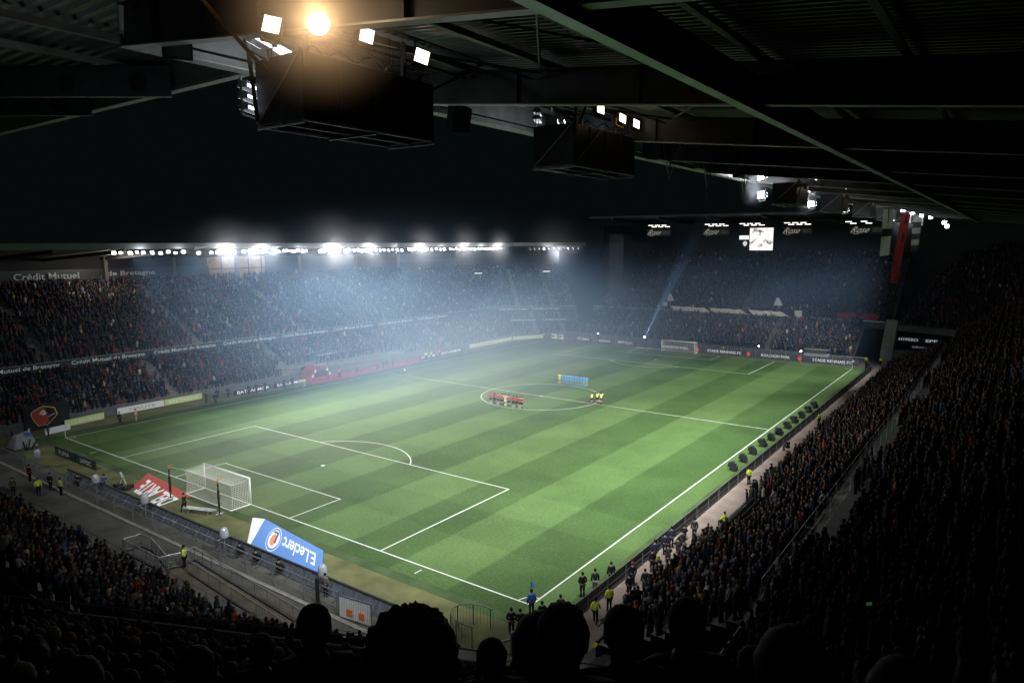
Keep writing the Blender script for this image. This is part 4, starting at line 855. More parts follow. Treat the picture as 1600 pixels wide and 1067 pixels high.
def pose(kind):
    A = dict(pelvis=((0,0,.95),(.15,.11)), spine=((0,0,1.12),(.14,.10)), chest=((0,0,1.32),(.175,.11)), nb=((0,-.01,1.46),(.09,.08)), neck=((0,.0,1.54),.055), head=((0,.02,1.645),(.082,.098)), top=((0,.01,1.73),(.06,.07)))
    for s,n in ((-1,'l'),(1,'r')):
        A.update({n+'sh':((s*.185,-.01,1.42),.068), n+'el':((s*.245,-.02,1.14),.047), n+'wr':((s*.25,.06,.90),.032), n+'ha':((s*.245,.09,.82),(.022,.038)),
                  n+'hip':((s*.09,0,.88),.095), n+'kn':((s*.10,.02,.50),.062), n+'an':((s*.105,-.01,.09),.042), n+'to':((s*.12,.13,.035),.035)})
    def S(**k):
        for q,v in k.items(): A[q] = (v, A[q][1])
    if kind == 'pockets': S(lel=(-.28,-.06,1.17), lwr=(-.17,.10,1.0), lha=(-.13,.12,.94), rel=(.28,-.06,1.17), rwr=(.17,.10,1.0), rha=(.13,.12,.94))
    if kind == 'crossed': S(lel=(-.24,.06,1.15), lwr=(-.02,.19,1.2), lha=(.07,.18,1.22), rel=(.24,.06,1.15), rwr=(.02,.2,1.15), rha=(-.07,.19,1.17))
    if kind == 'behind': S(lwr=(-.12,-.15,.98), lha=(-.04,-.16,.93), rwr=(.12,-.15,.98), rha=(.04,-.16,.93))
    if kind == 'arms': S(lel=(-.36,-.06,1.30), lwr=(-.52,-.10,1.33), lha=(-.60,-.10,1.35), rel=(.36,-.06,1.30), rwr=(.52,-.10,1.33), rha=(.60,-.10,1.35))
    if kind == 'walk': S(lkn=(-.1,.18,.52), lan=(-.1,.26,.10), lto=(-.1,.40,.05), rkn=(.1,-.05,.5), ran=(.1,-.28,.14), rto=(.1,-.16,.04), lel=(-.25,-.12,1.15), lwr=(-.24,-.02,.93), lha=(-.23,.02,.86), rel=(.25,.08,1.15), rwr=(.24,.24,.98), rha=(.23,.3,.93))
    if kind == 'phone': S(lel=(-.25,.12,1.18), lwr=(-.12,.30,1.38), lha=(-.10,.33,1.46), rel=(.25,.12,1.18), rwr=(.1,.3,1.38), rha=(.08,.33,1.46))
    if kind == 'raise': S(lel=(-.36,.08,1.22), lwr=(-.36,.24,1.36), lha=(-.35,.27,1.43))
    if kind == 'sit':
        for q in list(A):
            v,r = A[q]; A[q] = ((v[0],v[1]-.1,v[2]-.42),r)
        S(lkn=(-.12,.36,.50), rkn=(.12,.36,.50), lan=(-.12,.36,.09), ran=(.12,.36,.09), lto=(-.12,.5,.035), rto=(.12,.5,.035), lhip=(-.1,-.08,.50), rhip=(.1,-.08,.50), lel=(-.25,.02,.75), rel=(.25,.02,.75), lwr=(-.12,.25,.66), rwr=(.12,.25,.66), lha=(-.06,.30,.65), rha=(.06,.30,.65))
    if kind == 'crouch':
        for q in list(A):
            v,r = A[q]; z = v[2]-.5; A[q] = ((v[0],v[1]+(.25 if v[2] > 1 else 0)*(v[2]-.9),z),r)
        S(lkn=(-.16,.36,.45), rkn=(.16,.30,.12), lan=(-.14,.12,.08), ran=(.14,-.12,.09), lto=(-.15,.27,.035), rto=(.14,-.02,.04), lhip=(-.09,0,.40), rhip=(.09,0,.40), lel=(-.24,.25,.72), rel=(.24,.25,.72), lwr=(-.08,.45,.86), rwr=(.08,.45,.86), lha=(-.05,.46,.93), rha=(.05,.46,.93))
    return A
EB = [('pelvis','spine'),('spine','chest'),('chest','nb'),('nb','neck'),('neck','head'),('head','top')]
for n in 'lr': EB += [('nb' if 0 else 'chest',n+'sh'),(n+'sh',n+'el'),(n+'el',n+'wr'),(n+'wr',n+'ha'),('pelvis',n+'hip'),(n+'hip',n+'kn'),(n+'kn',n+'an'),(n+'an',n+'to')]
def hand_fingers(A, E, n, up):
    (hx,hy,hz),_ = A[n+'ha']; (wx,wy,wz),_ = A[n+'wr']; d = Vector((hx-wx,hy-wy,hz-wz)).normalized(); side = d.cross(Vector((0,1,0))).normalized() if abs(d.y) < .9 else Vector((1,0,0))
    pal = side.cross(d).normalized()
    for k in range(4):
        o = Vector((hx,hy,hz))+side*(k-1.5)*.020+d*.03; ln_ = [.062,.075,.078,.066][k]; A['%sf%da'%(n,k)] = (tuple(o),.0095); A['%sf%db'%(n,k)] = (tuple(o+d*ln_*.5+pal*.008),.0085); A['%sf%dc'%(n,k)] = (tuple(o+d*ln_*.85+pal*.028),.007)
        E += [(n+'ha','%sf%da'%(n,k)),('%sf%da'%(n,k),'%sf%db'%(n,k)),('%sf%db'%(n,k),'%sf%dc'%(n,k))]
    o = Vector((hx,hy,hz))-d*.02+side*.034; A[n+'t0'] = (tuple(o),.011); A[n+'t1'] = (tuple(o+side*.025+d*.03+pal*.01),.009); A[n+'t2'] = (tuple(o+side*.03+d*.055+pal*.02),.0075); E += [(n+'ha',n+'t0'),(n+'t0',n+'t1'),(n+'t1',n+'t2')]
def hair_mesh(A, style):
    (hx,hy,hz),_ = A['head']; b = MB(); n, m = (36,22) if style == 'curly' else (20,12); vs = []
    rx,ry,rz = .096,.112,.112
    if style == 'curly': rx,ry,rz = .128,.135,.135
    if style == 'long': rx,ry,rz = .115,.125,.13
    if style == 'hat': rx,ry,rz = .106,.120,.14
    if style == 'hood': rx,ry,rz = .125,.135,.15
    rr = random.Random(len(style))
    for i in range(m+1):
        th = math.pi*(.0+i/m*(.62 if style in ('short','hat') else .84 if style == 'curly' else .78))
        for j in range(n):
            ph = 2*math.pi*j/n; fr = max(0, math.sin(ph))     # +y is the face
            t2 = min(th, math.pi*(.62-.22*fr)) if style != 'hat' else min(th, math.pi*(.56-.08*fr))
            k = 1+(rr.uniform(-.13,.11) if style == 'curly' else rr.uniform(-.05,.04))
            if style in ('long','hood') and i > m*.6 and fr < .3: k *= 1.0
            z = hz+.02+rz*math.cos(t2)*k - (.12*(i/m-.7) if (style == 'long' and i > m*.7 and fr < .35) else 0)
            vs.append((hx+rx*math.sin(t2)*math.cos(ph)*k, hy-.008+ry*math.sin(t2)*math.sin(ph)*k*(.93 if fr > .3 else 1), z))
    b.add(vs,[(i*n+j,(i+1)*n+j,(i+1)*n+(j+1)%n,i*n+(j+1)%n) for i in range(m) for j in range(n)])
    return b
def garment(A, parts, grow, sub=1):
    J = {}; E = []
    for (p,q) in parts:
        for n in (p,q):
            if n not in J:
                v,r = A[n]; r = r if isinstance(r,tuple) else (r,r); g = grow; J[n] = (v,(r[0]+g,r[1]+g))
        E.append((p,q))
    return J, E
COATE = [('pelvis','spine'),('spine','chest'),('chest','nb'),('chest','lsh'),('lsh','lel'),('lel','lwr'),('chest','rsh'),('rsh','rel'),('rel','rwr')]
SHIRTE = [('pelvis','spine'),('spine','chest'),('chest','nb'),('chest','lsh'),('lsh','lel'),('chest','rsh'),('rsh','rel')]
TROE = [('pelvis','lhip'),('lhip','lkn'),('lkn','lan'),('pelvis','rhip'),('rhip','rkn'),('rkn','ran')]
SHORTE = [('pelvis','lhip'),('lhip','lkn'),('pelvis','rhip'),('rhip','rkn')]
_pm = {}
def person_meshes(kind, dress='coat', style='short', fine=False):
    key = (kind,dress,style,fine)
    if key in _pm: return _pm[key]
    A = pose(kind); E = list(EB)
    if fine:
        for n in 'lr': hand_fingers(A, E, n, 1)
        (x,y,z),_ = A['head']; A['nose'] = ((x,y+.108,z-.005),.013); E.append(('head','nose')); 
        for s,n in ((-1,'l'),(1,'r')): A[n+'ear'] = ((x+s*.104,y-.005,z-.012),(.016,.028)); E.append(('head',n+'ear'))
    body = skin_mesh(A, E, 1); body.materials.append(SK); body.materials.append(SHOE)
    for p in body.polygons:
        c = sum((body.vertices[i].co.z for i in p.vertices))/len(p.vertices); p.material_index = 1 if c < (.12 if dress != 'kit' else .40) else 0
    pm = {'body': body}
    if dress == 'coat':
        J,E2 = garment(A, COATE, .022); J['pelvis'] = ((J['pelvis'][0][0],J['pelvis'][0][1],J['pelvis'][0][2]-.06),(.19,.15)); c = skin_mesh(J,E2,1); c.materials.append(COAT); pm['jacket'] = c
        J,E2 = garment(A, TROE, .014); c = skin_mesh(J,E2,1); c.materials.append(TRO); pm['trousers'] = c
    else:
        J,E2 = garment(A, SHIRTE, .018); c = skin_mesh(J,E2,1); c.materials.append(COAT); pm['shirt'] = c
        AA = dict(A)
        for n in 'lr': v,r = A[n+'kn']; h = A[n+'hip'][0]; AA[n+'kn'] = (tuple(h[i]+(v[i]-h[i])*.75 for i in range(3)), .085)
        J,E2 = garment(AA, SHORTE, .016); c = skin_mesh(J,E2,1); c.materials.append(TRO); pm['shorts'] = c
    o = hair_mesh(A, style).build('hair', HAIR, smooth=True); pm['hat' if style == 'hat' else 'hood' if style == 'hood' else 'hair'] = o.data; bpy.data.objects.remove(o)
    _pm[key] = pm; return pm
def person(x,y,z,head,label,kind='stand',dress='coat',style='short',coat=(.02,.02,.025),leg=(.015,.015,.02),hair=(.02,.013,.01),skin=(.45,.28,.20),shoe=(.03,.03,.03),group=None,fine=False,scale=1,cat='person',parts=True,name='person'):
    pm = person_meshes(kind,dress,style,fine)
    o = bpy.data.objects.new(name, pm['body']); col.objects.link(o); o.location = (x,y,z); o.rotation_euler.z = head-math.pi/2; o.scale = (scale,)*3
    tag(o, label, cat, group)
    cols = dict(coat_colour=coat, leg_colour=leg, hair_colour=hair, skin_colour=skin, shoe_colour=shoe)
    for k,v in cols.items(): o[k] = v
    for n,me in pm.items():
        if n == 'body': continue
        c = bpy.data.objects.new(n, me); col.objects.link(c); c.parent = o
        for k,v in cols.items(): c[k] = v
    return o
HV = (.62,.80,.05)
ordn = ['first','second','third','fourth','fifth','sixth','seventh','eighth','ninth','tenth','eleventh']
# red team line (backs to us are turned to the centre): spaced along y
ry = [37.02,36.39,35.77,35.15,34.43,33.71,32.95,32.4,31.95,31.5]
for i,y in enumerate(ry):
    gk = (i == 4)
    person(43.85+random.uniform(-.08,.08),y,0,0 if i != 6 else .3,('goalkeeper in pale yellow standing in the line of red players' if gk else 'player in red shirt and black shorts, %s from the left in the red line' % ordn[i]),'arms','kit','short',
        coat=(.75,.85,.45) if gk else (.55,.03,.03), leg=(.75,.85,.45) if gk else (.02,.02,.02), shoe=(.7,.8,.5) if gk else ((.05,.03,.03) if i%2 else (.5,.5,.5)), skin=(.18,.1,.07) if i in (1,6,7) else (.45,.28,.20), group='players of the red line on the centre circle', cat='footballer', name='footballer', scale=random.uniform(1.0,1.06))
person(44.3,35.0,0,0,'player in red shirt half hidden left of the pale goalkeeper','arms','kit','short',coat=(.55,.03,.03),leg=(.02,.02,.02),shoe=(.05,.03,.03),group='players of the red line on the centre circle',cat='footballer',name='footballer')
by_ = [36.94]+[36.3-.5*k for k in range(10)]
for i,y in enumerate(by_):
    gk = (i == 0)
    person(62.5,y,0,math.pi,('goalkeeper in yellow at the left end of the blue players' if gk else 'player in sky blue kit, %s from the left after the yellow goalkeeper' % ordn[i-1]),'arms','kit','short',coat=(.85,.85,.15) if gk else (.10,.42,.75),leg=(.8,.8,.15) if gk else (.10,.40,.72),shoe=(.8,.8,.3) if gk else (.12,.42,.7),group='players of the blue line on the centre circle',cat='footballer',name='footballer')
for i,(x,y) in enumerate([(52.0,24.9),(52.7,24.4),(53.3,24.0),(52.6,23.7)]):
    person(x,y,0,math.pi/2,'match official in yellow shirt and black shorts on the centre circle, '+['leftmost','second','third','rightmost'][i]+' of four','arms' if i in (1,2) else 'stand','kit','short',coat=(.75,.85,.2),leg=(.015,.015,.015),shoe=(.02,.02,.02),group='match officials on the centre circle',cat='referee',name='referee')
person(51.7,62.0,0,-1.2,'lone assistant referee in yellow standing on the halfway line near the left touchline','stand','kit','short',coat=(.75,.85,.35),leg=(.02,.02,.03),shoe=(.02,.02,.02),cat='referee',name='referee')
P = person
P(-10.2,23.12,0,2.2,'steward in bright yellow jacket standing on the path by the zigzag railing','pockets',coat=HV,style='hat',cat='steward',name='steward',fine=True)
P(-10.15,48.3,0,1.2,'steward in bright yellow jacket at the left edge of the path','stand',coat=HV,style='hat',cat='steward',name='steward')
P(-11.5,50.3,0,1.0,'dark figure with a yellow vest left of the yellow steward','stand',coat=(.08,.10,.03),cat='steward',name='steward')
P(-8.95,46.6,0,.2,'steward in a yellow vest standing by the kerb near the wire fence','stand',coat=(.45,.6,.06),cat='steward',name='steward')
P(-8.9,49.0,0,.4,'person in black standing by the kerb left of the yellow vest steward','stand')
P(-9.0,53.5,0,.2,'person in a dark red top standing by the fence near the barred gate','stand',coat=(.10,.01,.01))
P(-7.0,48.2,0,.3,'photographer in dark clothes behind the wire fence','crouch',coat=(.03,.02,.02))
P(-5.6,45.9,0,.3,'photographer in a blue bib crouching by the black equipment','crouch',coat=(.04,.10,.30),style='hat')
P(-4.45,33.4,0,2.0,'person in black walking on the turf behind the near goal','walk')
P(-6.9,21.3,0,.3,'photographer in black sitting below the blue carpet, left one','sit',style='short')
P(-6.9,19.3,0,.3,'photographer in black sitting below the blue carpet, middle one','sit')
P(-6.9,16.6,0,.3,'photographer in black sitting below the blue carpet, right one','sit')
P(-7.0,11.6,0,.3,'photographer in a grey jacket beside the thick black post','stand',coat=(.15,.15,.15),scale=.95)
P(-13.0,9.9,0,.5,'dark figure with an orange bag sitting on the path at the bottom left','sit')
P(-1.05,-.75,0,.9,'person in a bright blue bib standing at the near corner flag','stand',coat=(.04,.16,.55),style='short',fine=True)
P(-3.6,-1.05,0,.7,'person in black with white shoes standing near the corner, left of a pair','pockets',shoe=(.6,.6,.6),style='short')
P(-3.4,-1.55,0,.7,'person in black jacket and pale jeans near the corner, right of a pair','pockets',leg=(.25,.3,.38),shoe=(.5,.5,.5))
P(-1.9,-2.1,0,.8,'person in dark clothes standing by the near corner, right of the blue bib','stand')
P(-.6,-2.6,0,.7,'person in black at the near end of the touchline fence','stand'); P(-1.4,-2.9,0,.7,'person in black half hidden by the foreground heads near the corner','stand')
P(2.78,-2.18,0,.9,'person in a long black coat on the turf near the corner','pockets'); P(3.7,-2.6,0,.8,'person in a dark green jacket and grey trousers on the turf near the corner','stand',coat=(.03,.06,.03),leg=(.18,.18,.18))
P(5.2,-3.0,0,.8,'person in black by the touchline fence near the corner','stand'); P(6.0,-4.2,0,.8,'person in a dark red hat standing behind the touchline fence','stand',coat=(.02,.02,.03),hair=(.25,.03,.02),style='hat')
P(.35,-4.5,0,.4,'steward in bright yellow jacket facing the near corner, lower of two','walk',coat=HV,style='hat',cat='steward',name='steward',fine=True,shoe=(.02,.02,.02))
P(2.2,-4.46,0,.9,'steward in bright yellow jacket near the corner fence, upper of two','stand',coat=HV,style='short',cat='steward',name='steward',fine=True)
P(4.4,-4.75,0,.9,'person in black standing on the path right of the yellow stewards','pockets'); P(7.3,-5.55,0,.9,'person in black with a pale scarf at the foot of the stand rail','stand',hair=(.02,.02,.02))
P(9.5,-4.3,0,.6,'steward with a yellow vest amid dark figures on the path','sit',coat=(.4,.55,.06),cat='steward',name='steward')
P(30.85,-4.25,0,.9,'steward in yellow jacket standing by the fence below the row of black units','pockets',coat=HV,style='hat',cat='steward',name='steward')
P(58.1,-4.55,0,1.2,'steward in yellow jacket by the fence beyond the halfway line','stand',coat=HV,cat='steward',name='steward')
P(17.5,-6.4,.8,1.2,'steward in yellow at the edge of the black platform in the right stand','sit',coat=HV,cat='steward',name='steward')
P(44.2,-4.3,0,1.2,'dark figure sitting by the touchline fence near the halfway line','sit',scale=1.1)
for i,(x,y) in enumerate([(10.2,-3.9),(11.0,-4.6),(11.8,-4.0),(12.6,-4.7),(13.2,-3.9),(14.0,-4.4),(8.7,-4.4),(15.2,-4.1),(15.8,-4.7),(3.2,-5.2),(5.6,-5.3),(8.2,-5.2)]):
    P(x,y,0,random.uniform(.3,1.2),'dark clothed person in the huddle on the path inside the near fence','sit' if i%2 else 'stand',coat=random.choice([(.02,.02,.03),(.03,.04,.07),(.05,.05,.05)]),leg=(.03,.03,.04),group='people huddled on the path inside the fence')
P(8.85,68.9,0,-.8,'mascot like person in red and white standing on the left touchline','stand',coat=(.55,.35,.35),leg=(.3,.3,.28),style='hat',hair=(.6,.1,.1))
P(6.77,68.9,0,0,'person in dark blue walking along the left touchline','walk',coat=(.02,.03,.08)); P(20.5,69.6,0,0,'person in black walking beside the left touchline','walk')
P(35.7,68.9,0,0,'person in bright yellow walking beside the left touchline by the red arch','walk',coat=HV,leg=(.5,.5,.5)); P(20.3,71.6,0,0,'person in black standing by the left boards','stand')
for i,(x,y) in enumerate([(27.2,71.4),(28.4,71.2),(30.1,71.4),(33.4,71.0),(35.1,71.2),(22.5,72.3),(24.1,72.0)]): P(x,y,0,-1.4,'dark figure standing in front of the black boards left of the arch','stand',group='people in front of the black boards')
for i,(x,y) in enumerate([(44.6,70.9),(45.3,71.4),(49.5,71.9),(54.0,71.3),(55.2,71.0),(56.6,71.6),(58.0,71.3)]): P(x,y,0,-1.4,'person near the red carpet in front of the dugouts','stand' if i != 0 else 'walk',coat=random.choice([(.5,.05,.04),(.05,.07,.15),(.03,.03,.03)]) if i else (.6,.1,.1),group='people around the red carpet')
for i,(x,y,c) in enumerate([(66.9,71.3,HV),(67.7,71.6,HV),(68.5,71.2,HV),(69.2,71.7,HV),(70.3,71.4,(.8,.15,.05)),(71.4,71.6,(.8,.15,.05))]): P(x,y,0,-1.4,('steward in yellow in the group beyond the red carpet' if c is HV else 'person in orange beside the yellow stewards beyond the red carpet'),'stand',coat=c,group='stewards beyond the red carpet' if c is HV else 'people in orange beyond the red carpet')
for i,(x,y,c,l) in enumerate([(106.6,69.0,HV,'steward in yellow at the distant left corner'),(110.3,-1.4,HV,'steward in yellow at the distant right corner, left one'),(111.0,-3.8,HV,'steward in yellow at the distant right corner, right one'),(108.6,25.5,HV,'steward in yellow behind the boards right of the distant goal'),(105,-2.3,(.02,.02,.02),'person in black by the distant right corner, left one'),(104,-2.8,(.02,.02,.03),'person in black by the distant right corner, right one'),(-3.1,69.9,(.6,.6,.6),'person in a pale top at the far left corner of the near end'),(-4.6,70.6,(.02,.02,.03),'person in dark clothes beside the white covered equipment'),(-6.5,70.5,(.03,.1,.25),'person in blue at the left edge of the picture'),(-1.0,70.2,(.02,.05,.15),'person in dark blue by the low white board')]): P(x,y,0,-.5,l,'stand',coat=c)
# left covered equipment and black kit heaps
t = tag(empty('covered_equipment', (-4.6,67.6,0)), 'television equipment under white and blue sheets at the far left corner', 'equipment')
b = MB(); b.add([(-1.2,-1,.1),(1.2,-1,.1),(1.3,1.2,.1),(-1.3,1.2,.1),(-.7,-.5,1.5),(.8,-.6,1.3),(.7,.7,1.7),(-.8,.6,1.4)],[(0,1,5,4),(1,2,6,5),(2,3,7,6),(3,0,4,7),(4,5,6,7)]); b.build('sheet', mat('crumpled_sheet', (.32,.32,.34), .7, var=.3, vs=2, bump=.6), t)
b = MB(); b.add([(.1,-.7,1.50),(.9,-.7,1.36),(.8,.2,1.62),(.1,.2,1.62)],[(0,1,2,3)]); b.build('blue_sheet', mat('blue_sheet', (.05,.1,.4), .6, var=.1), t)
b = MB()
for k in range(6): a = k*1.3; b.tube((.3*math.cos(a),-1.6+.3*math.sin(a),0),(.7*math.cos(a)+.2,-1.6+.5*math.sin(a),.9+.2*math.sin(a)),.07,5)
b.build('tripod', BLACK, t)
t = tag(empty('camera_kit', (-4.6,44.3,0)), 'heap of black camera kit with a tripod by the red carpet advert', 'camera kit'); b = MB()
for k in range(7): x,y = random.uniform(-.8,.8),random.uniform(-1.4,1.4); s = random.uniform(.15,.35); b = MB(); b.box(x-s,y-s,0,x+s,y+s,s*1.4); b.build('case', BLACK, t)
b = MB(); b.tube((-.3,0,0),(.2,.1,1.1),.04,5); b.tube((.6,.3,0),(.2,.1,1.1),.04,5); b.tube((.3,-.5,0),(.2,.1,1.1),.04,5); b.bar((-.1,-.5,1.1),(.4,.9,1.2),.18); b.build('tripod', STEEL, t)
# black bulky units along the right touchline
ux = [(34.4,-1.55),(37.8,-1.5),(41.2,-1.45),(44.8,-1.5),(47.9,-1.55),(50.9,-1.6),(54.6,-1.65),(58.0,-1.65),(61.3,-1.75),(65.0,-1.75),(68.2,-1.8)]
t0_ = None
for i,(x,y) in enumerate(ux):
    if t0_ is None:
        t0_ = empty('touchline_unit', (x,y,0)); rr = random.Random(5)
        b = MB()
        for k in range(16): cx,cy,cz = rr.uniform(-.42,.42),rr.uniform(-.35,.35),rr.uniform(.3,.95); s = rr.uniform(.12,.26); b.add([(cx-s,cy-s*rr.uniform(.7,1.2),cz-s),(cx+s*rr.uniform(.7,1.2),cy-s,cz-s),(cx+s,cy+s,cz-s),(cx-s,cy+s,cz-s),(cx-s,cy-s,cz+s*.7),(cx+s,cy-s,cz+s),(cx+s*.8,cy+s,cz+s*.8),(cx-s,cy+s*.7,cz+s)],[(3,2,1,0),(4,5,6,7),(0,1,5,4),(1,2,6,5),(2,3,7,6),(3,0,4,7)])
        b.build('cover', mat('black_cover', (.012,.014,.02), .6, var=.4, vs=3), t0_)
        b = MB()
        for a in (0,2.1,4.2): b.tube((0,0,.5),(.45*math.cos(a),.4*math.sin(a),0),.035,5)
        b.build('leg', DSTEEL, t0_); uk = childmap(t0_); o = t0_
    else: o = copy_tree(t0_, None, uk); o.location = (x,y,0); o.rotation_euler.z = random.uniform(-.5,.5)
    o.scale = (.82,)*3
    tag(o, 'bulky black covered unit on the grass by the right touchline, %s from the near end' % ordn[i], 'covered unit', 'black units beside the right touchline')

# ------------------------------------------------------------------ spectators
def tmpl(mid):
    V=[];F=[];Pt=[]
    def ring(cx,cy,z,rx,ry,n,part,ph=0):
        s=len(V)
        for i in range(n):
            a=2*math.pi*i/n+ph; V.append((cx+rx*math.cos(a),cy+ry*math.sin(a),z)); Pt.append(part)
        return s
    def loft(rs,n,cap=True):
        for a,b_ in zip(rs,rs[1:]):
            for i in range(n): j=(i+1)%n; F.append((a+i,a+j,b_+j)); F.append((a+i,b_+j,b_+i))
        if cap:
            for i in range(1,n-1): F.append((rs[-1],rs[-1]+i,rs[-1]+i+1))
    n = 8 if mid else 5
    if mid:
        for s in (-1,1): loft([ring(s*.1,0,0,.06,.08,5,0),ring(s*.1,.01,.5,.07,.08,5,0),ring(s*.09,0,.9,.10,.12,5,0)],5)
    else: loft([ring(0,0,.25,.16,.10,4,0,.78),ring(0,0,.85,.19,.13,4,0,.78)],4)
    loft([ring(0,0,.80,.19,.14,n,1),ring(0,0,1.1,.17,.125,n,1),ring(0,0,1.32,.225,.135,n,1),ring(0,-.01,1.44,.17,.10,n,1),ring(0,0,1.52,.065,.065,n,1)],n)
    if mid:
        for s in (-1,1): loft([ring(s*.22,-.01,1.42,.05,.05,5,1),ring(s*.275,-.02,1.14,.055,.055,5,1),ring(s*.22,.12,.95,.04,.04,5,1)],5)
    m = 8 if mid else 6; hz=1.65; rs=[]
    for t in ((-.95,-.6,-.1,.45,.85) if mid else (-.9,0,.8)):
        k=math.sqrt(max(0,1-t*t)); s0=ring(0,.01,hz+.125*t,.085*k+.008,.10*k+.008,m,3,.3)
        for i in range(m):
            if V[s0+i][1] > .035 and t < .5: Pt[s0+i]=2
            if t < -.5: Pt[s0+i]=2
        rs.append(s0)
    loft(rs,m)
    return np.array(V,np.float64),np.array(F,np.int64),np.array(Pt)
COATS = np.array([(.012,.013,.018),(.018,.02,.03),(.02,.03,.055),(.035,.035,.04),(.06,.06,.06),(.12,.12,.12),(.05,.035,.02),(.10,.07,.04),(.20,.02,.02),(.30,.03,.025),(.30,.30,.30),(.04,.08,.16),(.03,.06,.04),(.45,.36,.22),(.55,.25,.04)])
CN = ['black','charcoal','navy','dark grey','grey','pale grey','brown','tan','dark red','bright red','white','blue','dark green','beige','orange']
CW = np.array([22,18,16,10,6,3,3.5,1.8,2.2,1.2,1.8,3,1.6,.8,.25]); CW /= CW.sum()
HAIRS = np.array([(.012,.009,.008),(.03,.018,.01),(.07,.045,.02),(.18,.13,.07),(.25,.25,.25),(.03,.03,.04),(.32,.31,.29),(.22,.03,.03),(.02,.03,.07)])
HN = ['black hair','brown hair','light brown hair','fair hair','grey hat','dark hat','white hat','red hat','navy hat']
HW = np.array([22,20,10,5,5,18,5,4,8]); HW = HW/HW.sum()
SKINS = np.array([(.40,.26,.19),(.34,.21,.15),(.26,.16,.11),(.10,.06,.04)]); SWt = [.4,.35,.15,.1]
emp = [s for s in SEATS if s[4].endswith('_empty')]; occd = [s for s in SEATS if not s[4].endswith('_empty')]
A_ = np.array([(s[0],s[1],s[2]-(.42 if (s[4] == 'right_up' and s[6] >= 2) else 0)) for s in occd]); dist = np.linalg.norm(A_-CAM, axis=1)
keep = inview(A_+[0,0,1.3], .08) & (dist > 4.6)
# foreground heads are placed by hand: keep the rows right in front of them free
keep &= ~((dist < 7.5))
idx = np.nonzero(keep)[0]; idx = idx[np.argsort(dist[idx])]
NEARN = 296
near_i, rest = idx[:NEARN], idx[NEARN:]
ci = rng.choice(len(COATS), len(occd), p=CW); hi = rng.choice(len(HAIRS), len(occd), p=HW); si = rng.choice(4, len(occd), p=SWt); sc_h = rng.normal(.975,.07,len(occd)); yaw = rng.normal(0,.35,len(occd))
# more dark blue reds in the supporters end, more red in the left lower tier
zone_names = dict(left_low='lower tier across the pitch', left_up='upper tier across the pitch', far_low='far lower tier', far_up='far upper tier', right_low='touchline lower tier', right_up='dark upper tier', near_low='near end lower tier')
def nth_(n): return '%d%s' % (n, 'th' if 10 <= n%100 <= 20 else {1:'st',2:'nd',3:'rd'}.get(n%10,'th'))
# seat order within the row, as seen from left to right in the picture
def px_of(i): d = A_[i]+[0,0,1.5]-CAM; return (d@CR)/(d@fw)
rows_ = {}
for i in near_i: rows_.setdefault((occd[i][4],occd[i][5]),[]).append(i)
order = {}
for k_,l in rows_.items():
    for n,i in enumerate(sorted(l,key=px_of)): order[i] = n+1
kinds = ['stand','pockets','crossed','stand','behind','stand','pockets','stand']
for i in near_i:
    x,y,z,h,zn,row,seg = occd[i]; sit = (zn == 'right_up' and seg >= 2); dk_ = .5 if zn in ('near_low','right_up') else 1  # near and upper tier colours darkened to stand for dim light
    hat = hi[i] >= 4; st = 'hat' if hat else random.choice(['short','short','short','long','hood' if ci[i] < 5 else 'short'])
    person(x,y,z,h+yaw[i],'%s coated spectator, %s, row %d, %s, %s from left' % (CN[ci[i]],HN[hi[i]] if st != 'hood' else 'hood up',row+1,zone_names[zn],nth_(order[i])),
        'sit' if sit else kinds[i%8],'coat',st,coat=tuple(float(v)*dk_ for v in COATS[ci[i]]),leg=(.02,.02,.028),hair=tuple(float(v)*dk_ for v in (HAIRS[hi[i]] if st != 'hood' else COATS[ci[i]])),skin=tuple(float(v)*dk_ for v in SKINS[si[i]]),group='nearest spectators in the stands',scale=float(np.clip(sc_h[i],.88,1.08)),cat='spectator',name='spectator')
def crowd_arrays(sel, T):
    V,F,Pt = T; n = len(sel); a = np.array([occd[i][3] for i in sel])-math.pi/2+yaw[sel]; c,s = np.cos(a)[:,None],np.sin(a)[:,None]; k = np.clip(sc_h[sel],.72,1.12)[:,None]
    wd = rng.uniform(.95,1.22,n)[:,None]
    lx = V[None,:,0]*k*wd; ly = V[None,:,1]*k*wd
    lean = rng.normal(0,.07,(n,2)); 
    X = lx*c-ly*s+A_[sel][:,0:1]+lean[:,0:1]*V[None,:,2]; Y = lx*s+ly*c+A_[sel][:,1:2]+lean[:,1:2]*V[None,:,2]; Z = V[None,:,2]*k+A_[sel][:,2:3]
    P = np.stack([X,Y,Z],-1).reshape(-1,3); FF_ = (F[None]+np.arange(n)[:,None,None]*len(V)).reshape(-1,3)
    C = np.zeros((n,len(V),4)); C[...,3] = 1
    legs = np.tile([.018,.018,.025],(n,1)); dk = np.array([.30 if occd[i][4] == 'near_low' else .6 if occd[i][4] == 'right_up' else 1 for i in sel])[:,None]; co_ = COATS[ci[sel]]*rng.uniform(.6,1.35,(n,1))*dk; hd = np.array([.6 if occd[i][4].startswith(('right','near')) else .9 for i in sel])[:,None]; sk = SKINS[si[sel]]*dk*hd; ha = HAIRS[hi[sel]]*dk*hd  # clothes, hair and skin darkened by tier in place of weaker light
    for p,cc in ((0,legs),(1,co_),(2,sk),(3,ha)): m = Pt == p; C[:,m,:3] = cc[:,None,:]
    return P,FF_,C.reshape(-1,4)
rest = np.array(rest); dr = dist[rest]
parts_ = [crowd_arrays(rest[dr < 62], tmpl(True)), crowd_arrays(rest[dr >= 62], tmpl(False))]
off = 0; Ps=[];Fs=[];Cs=[]
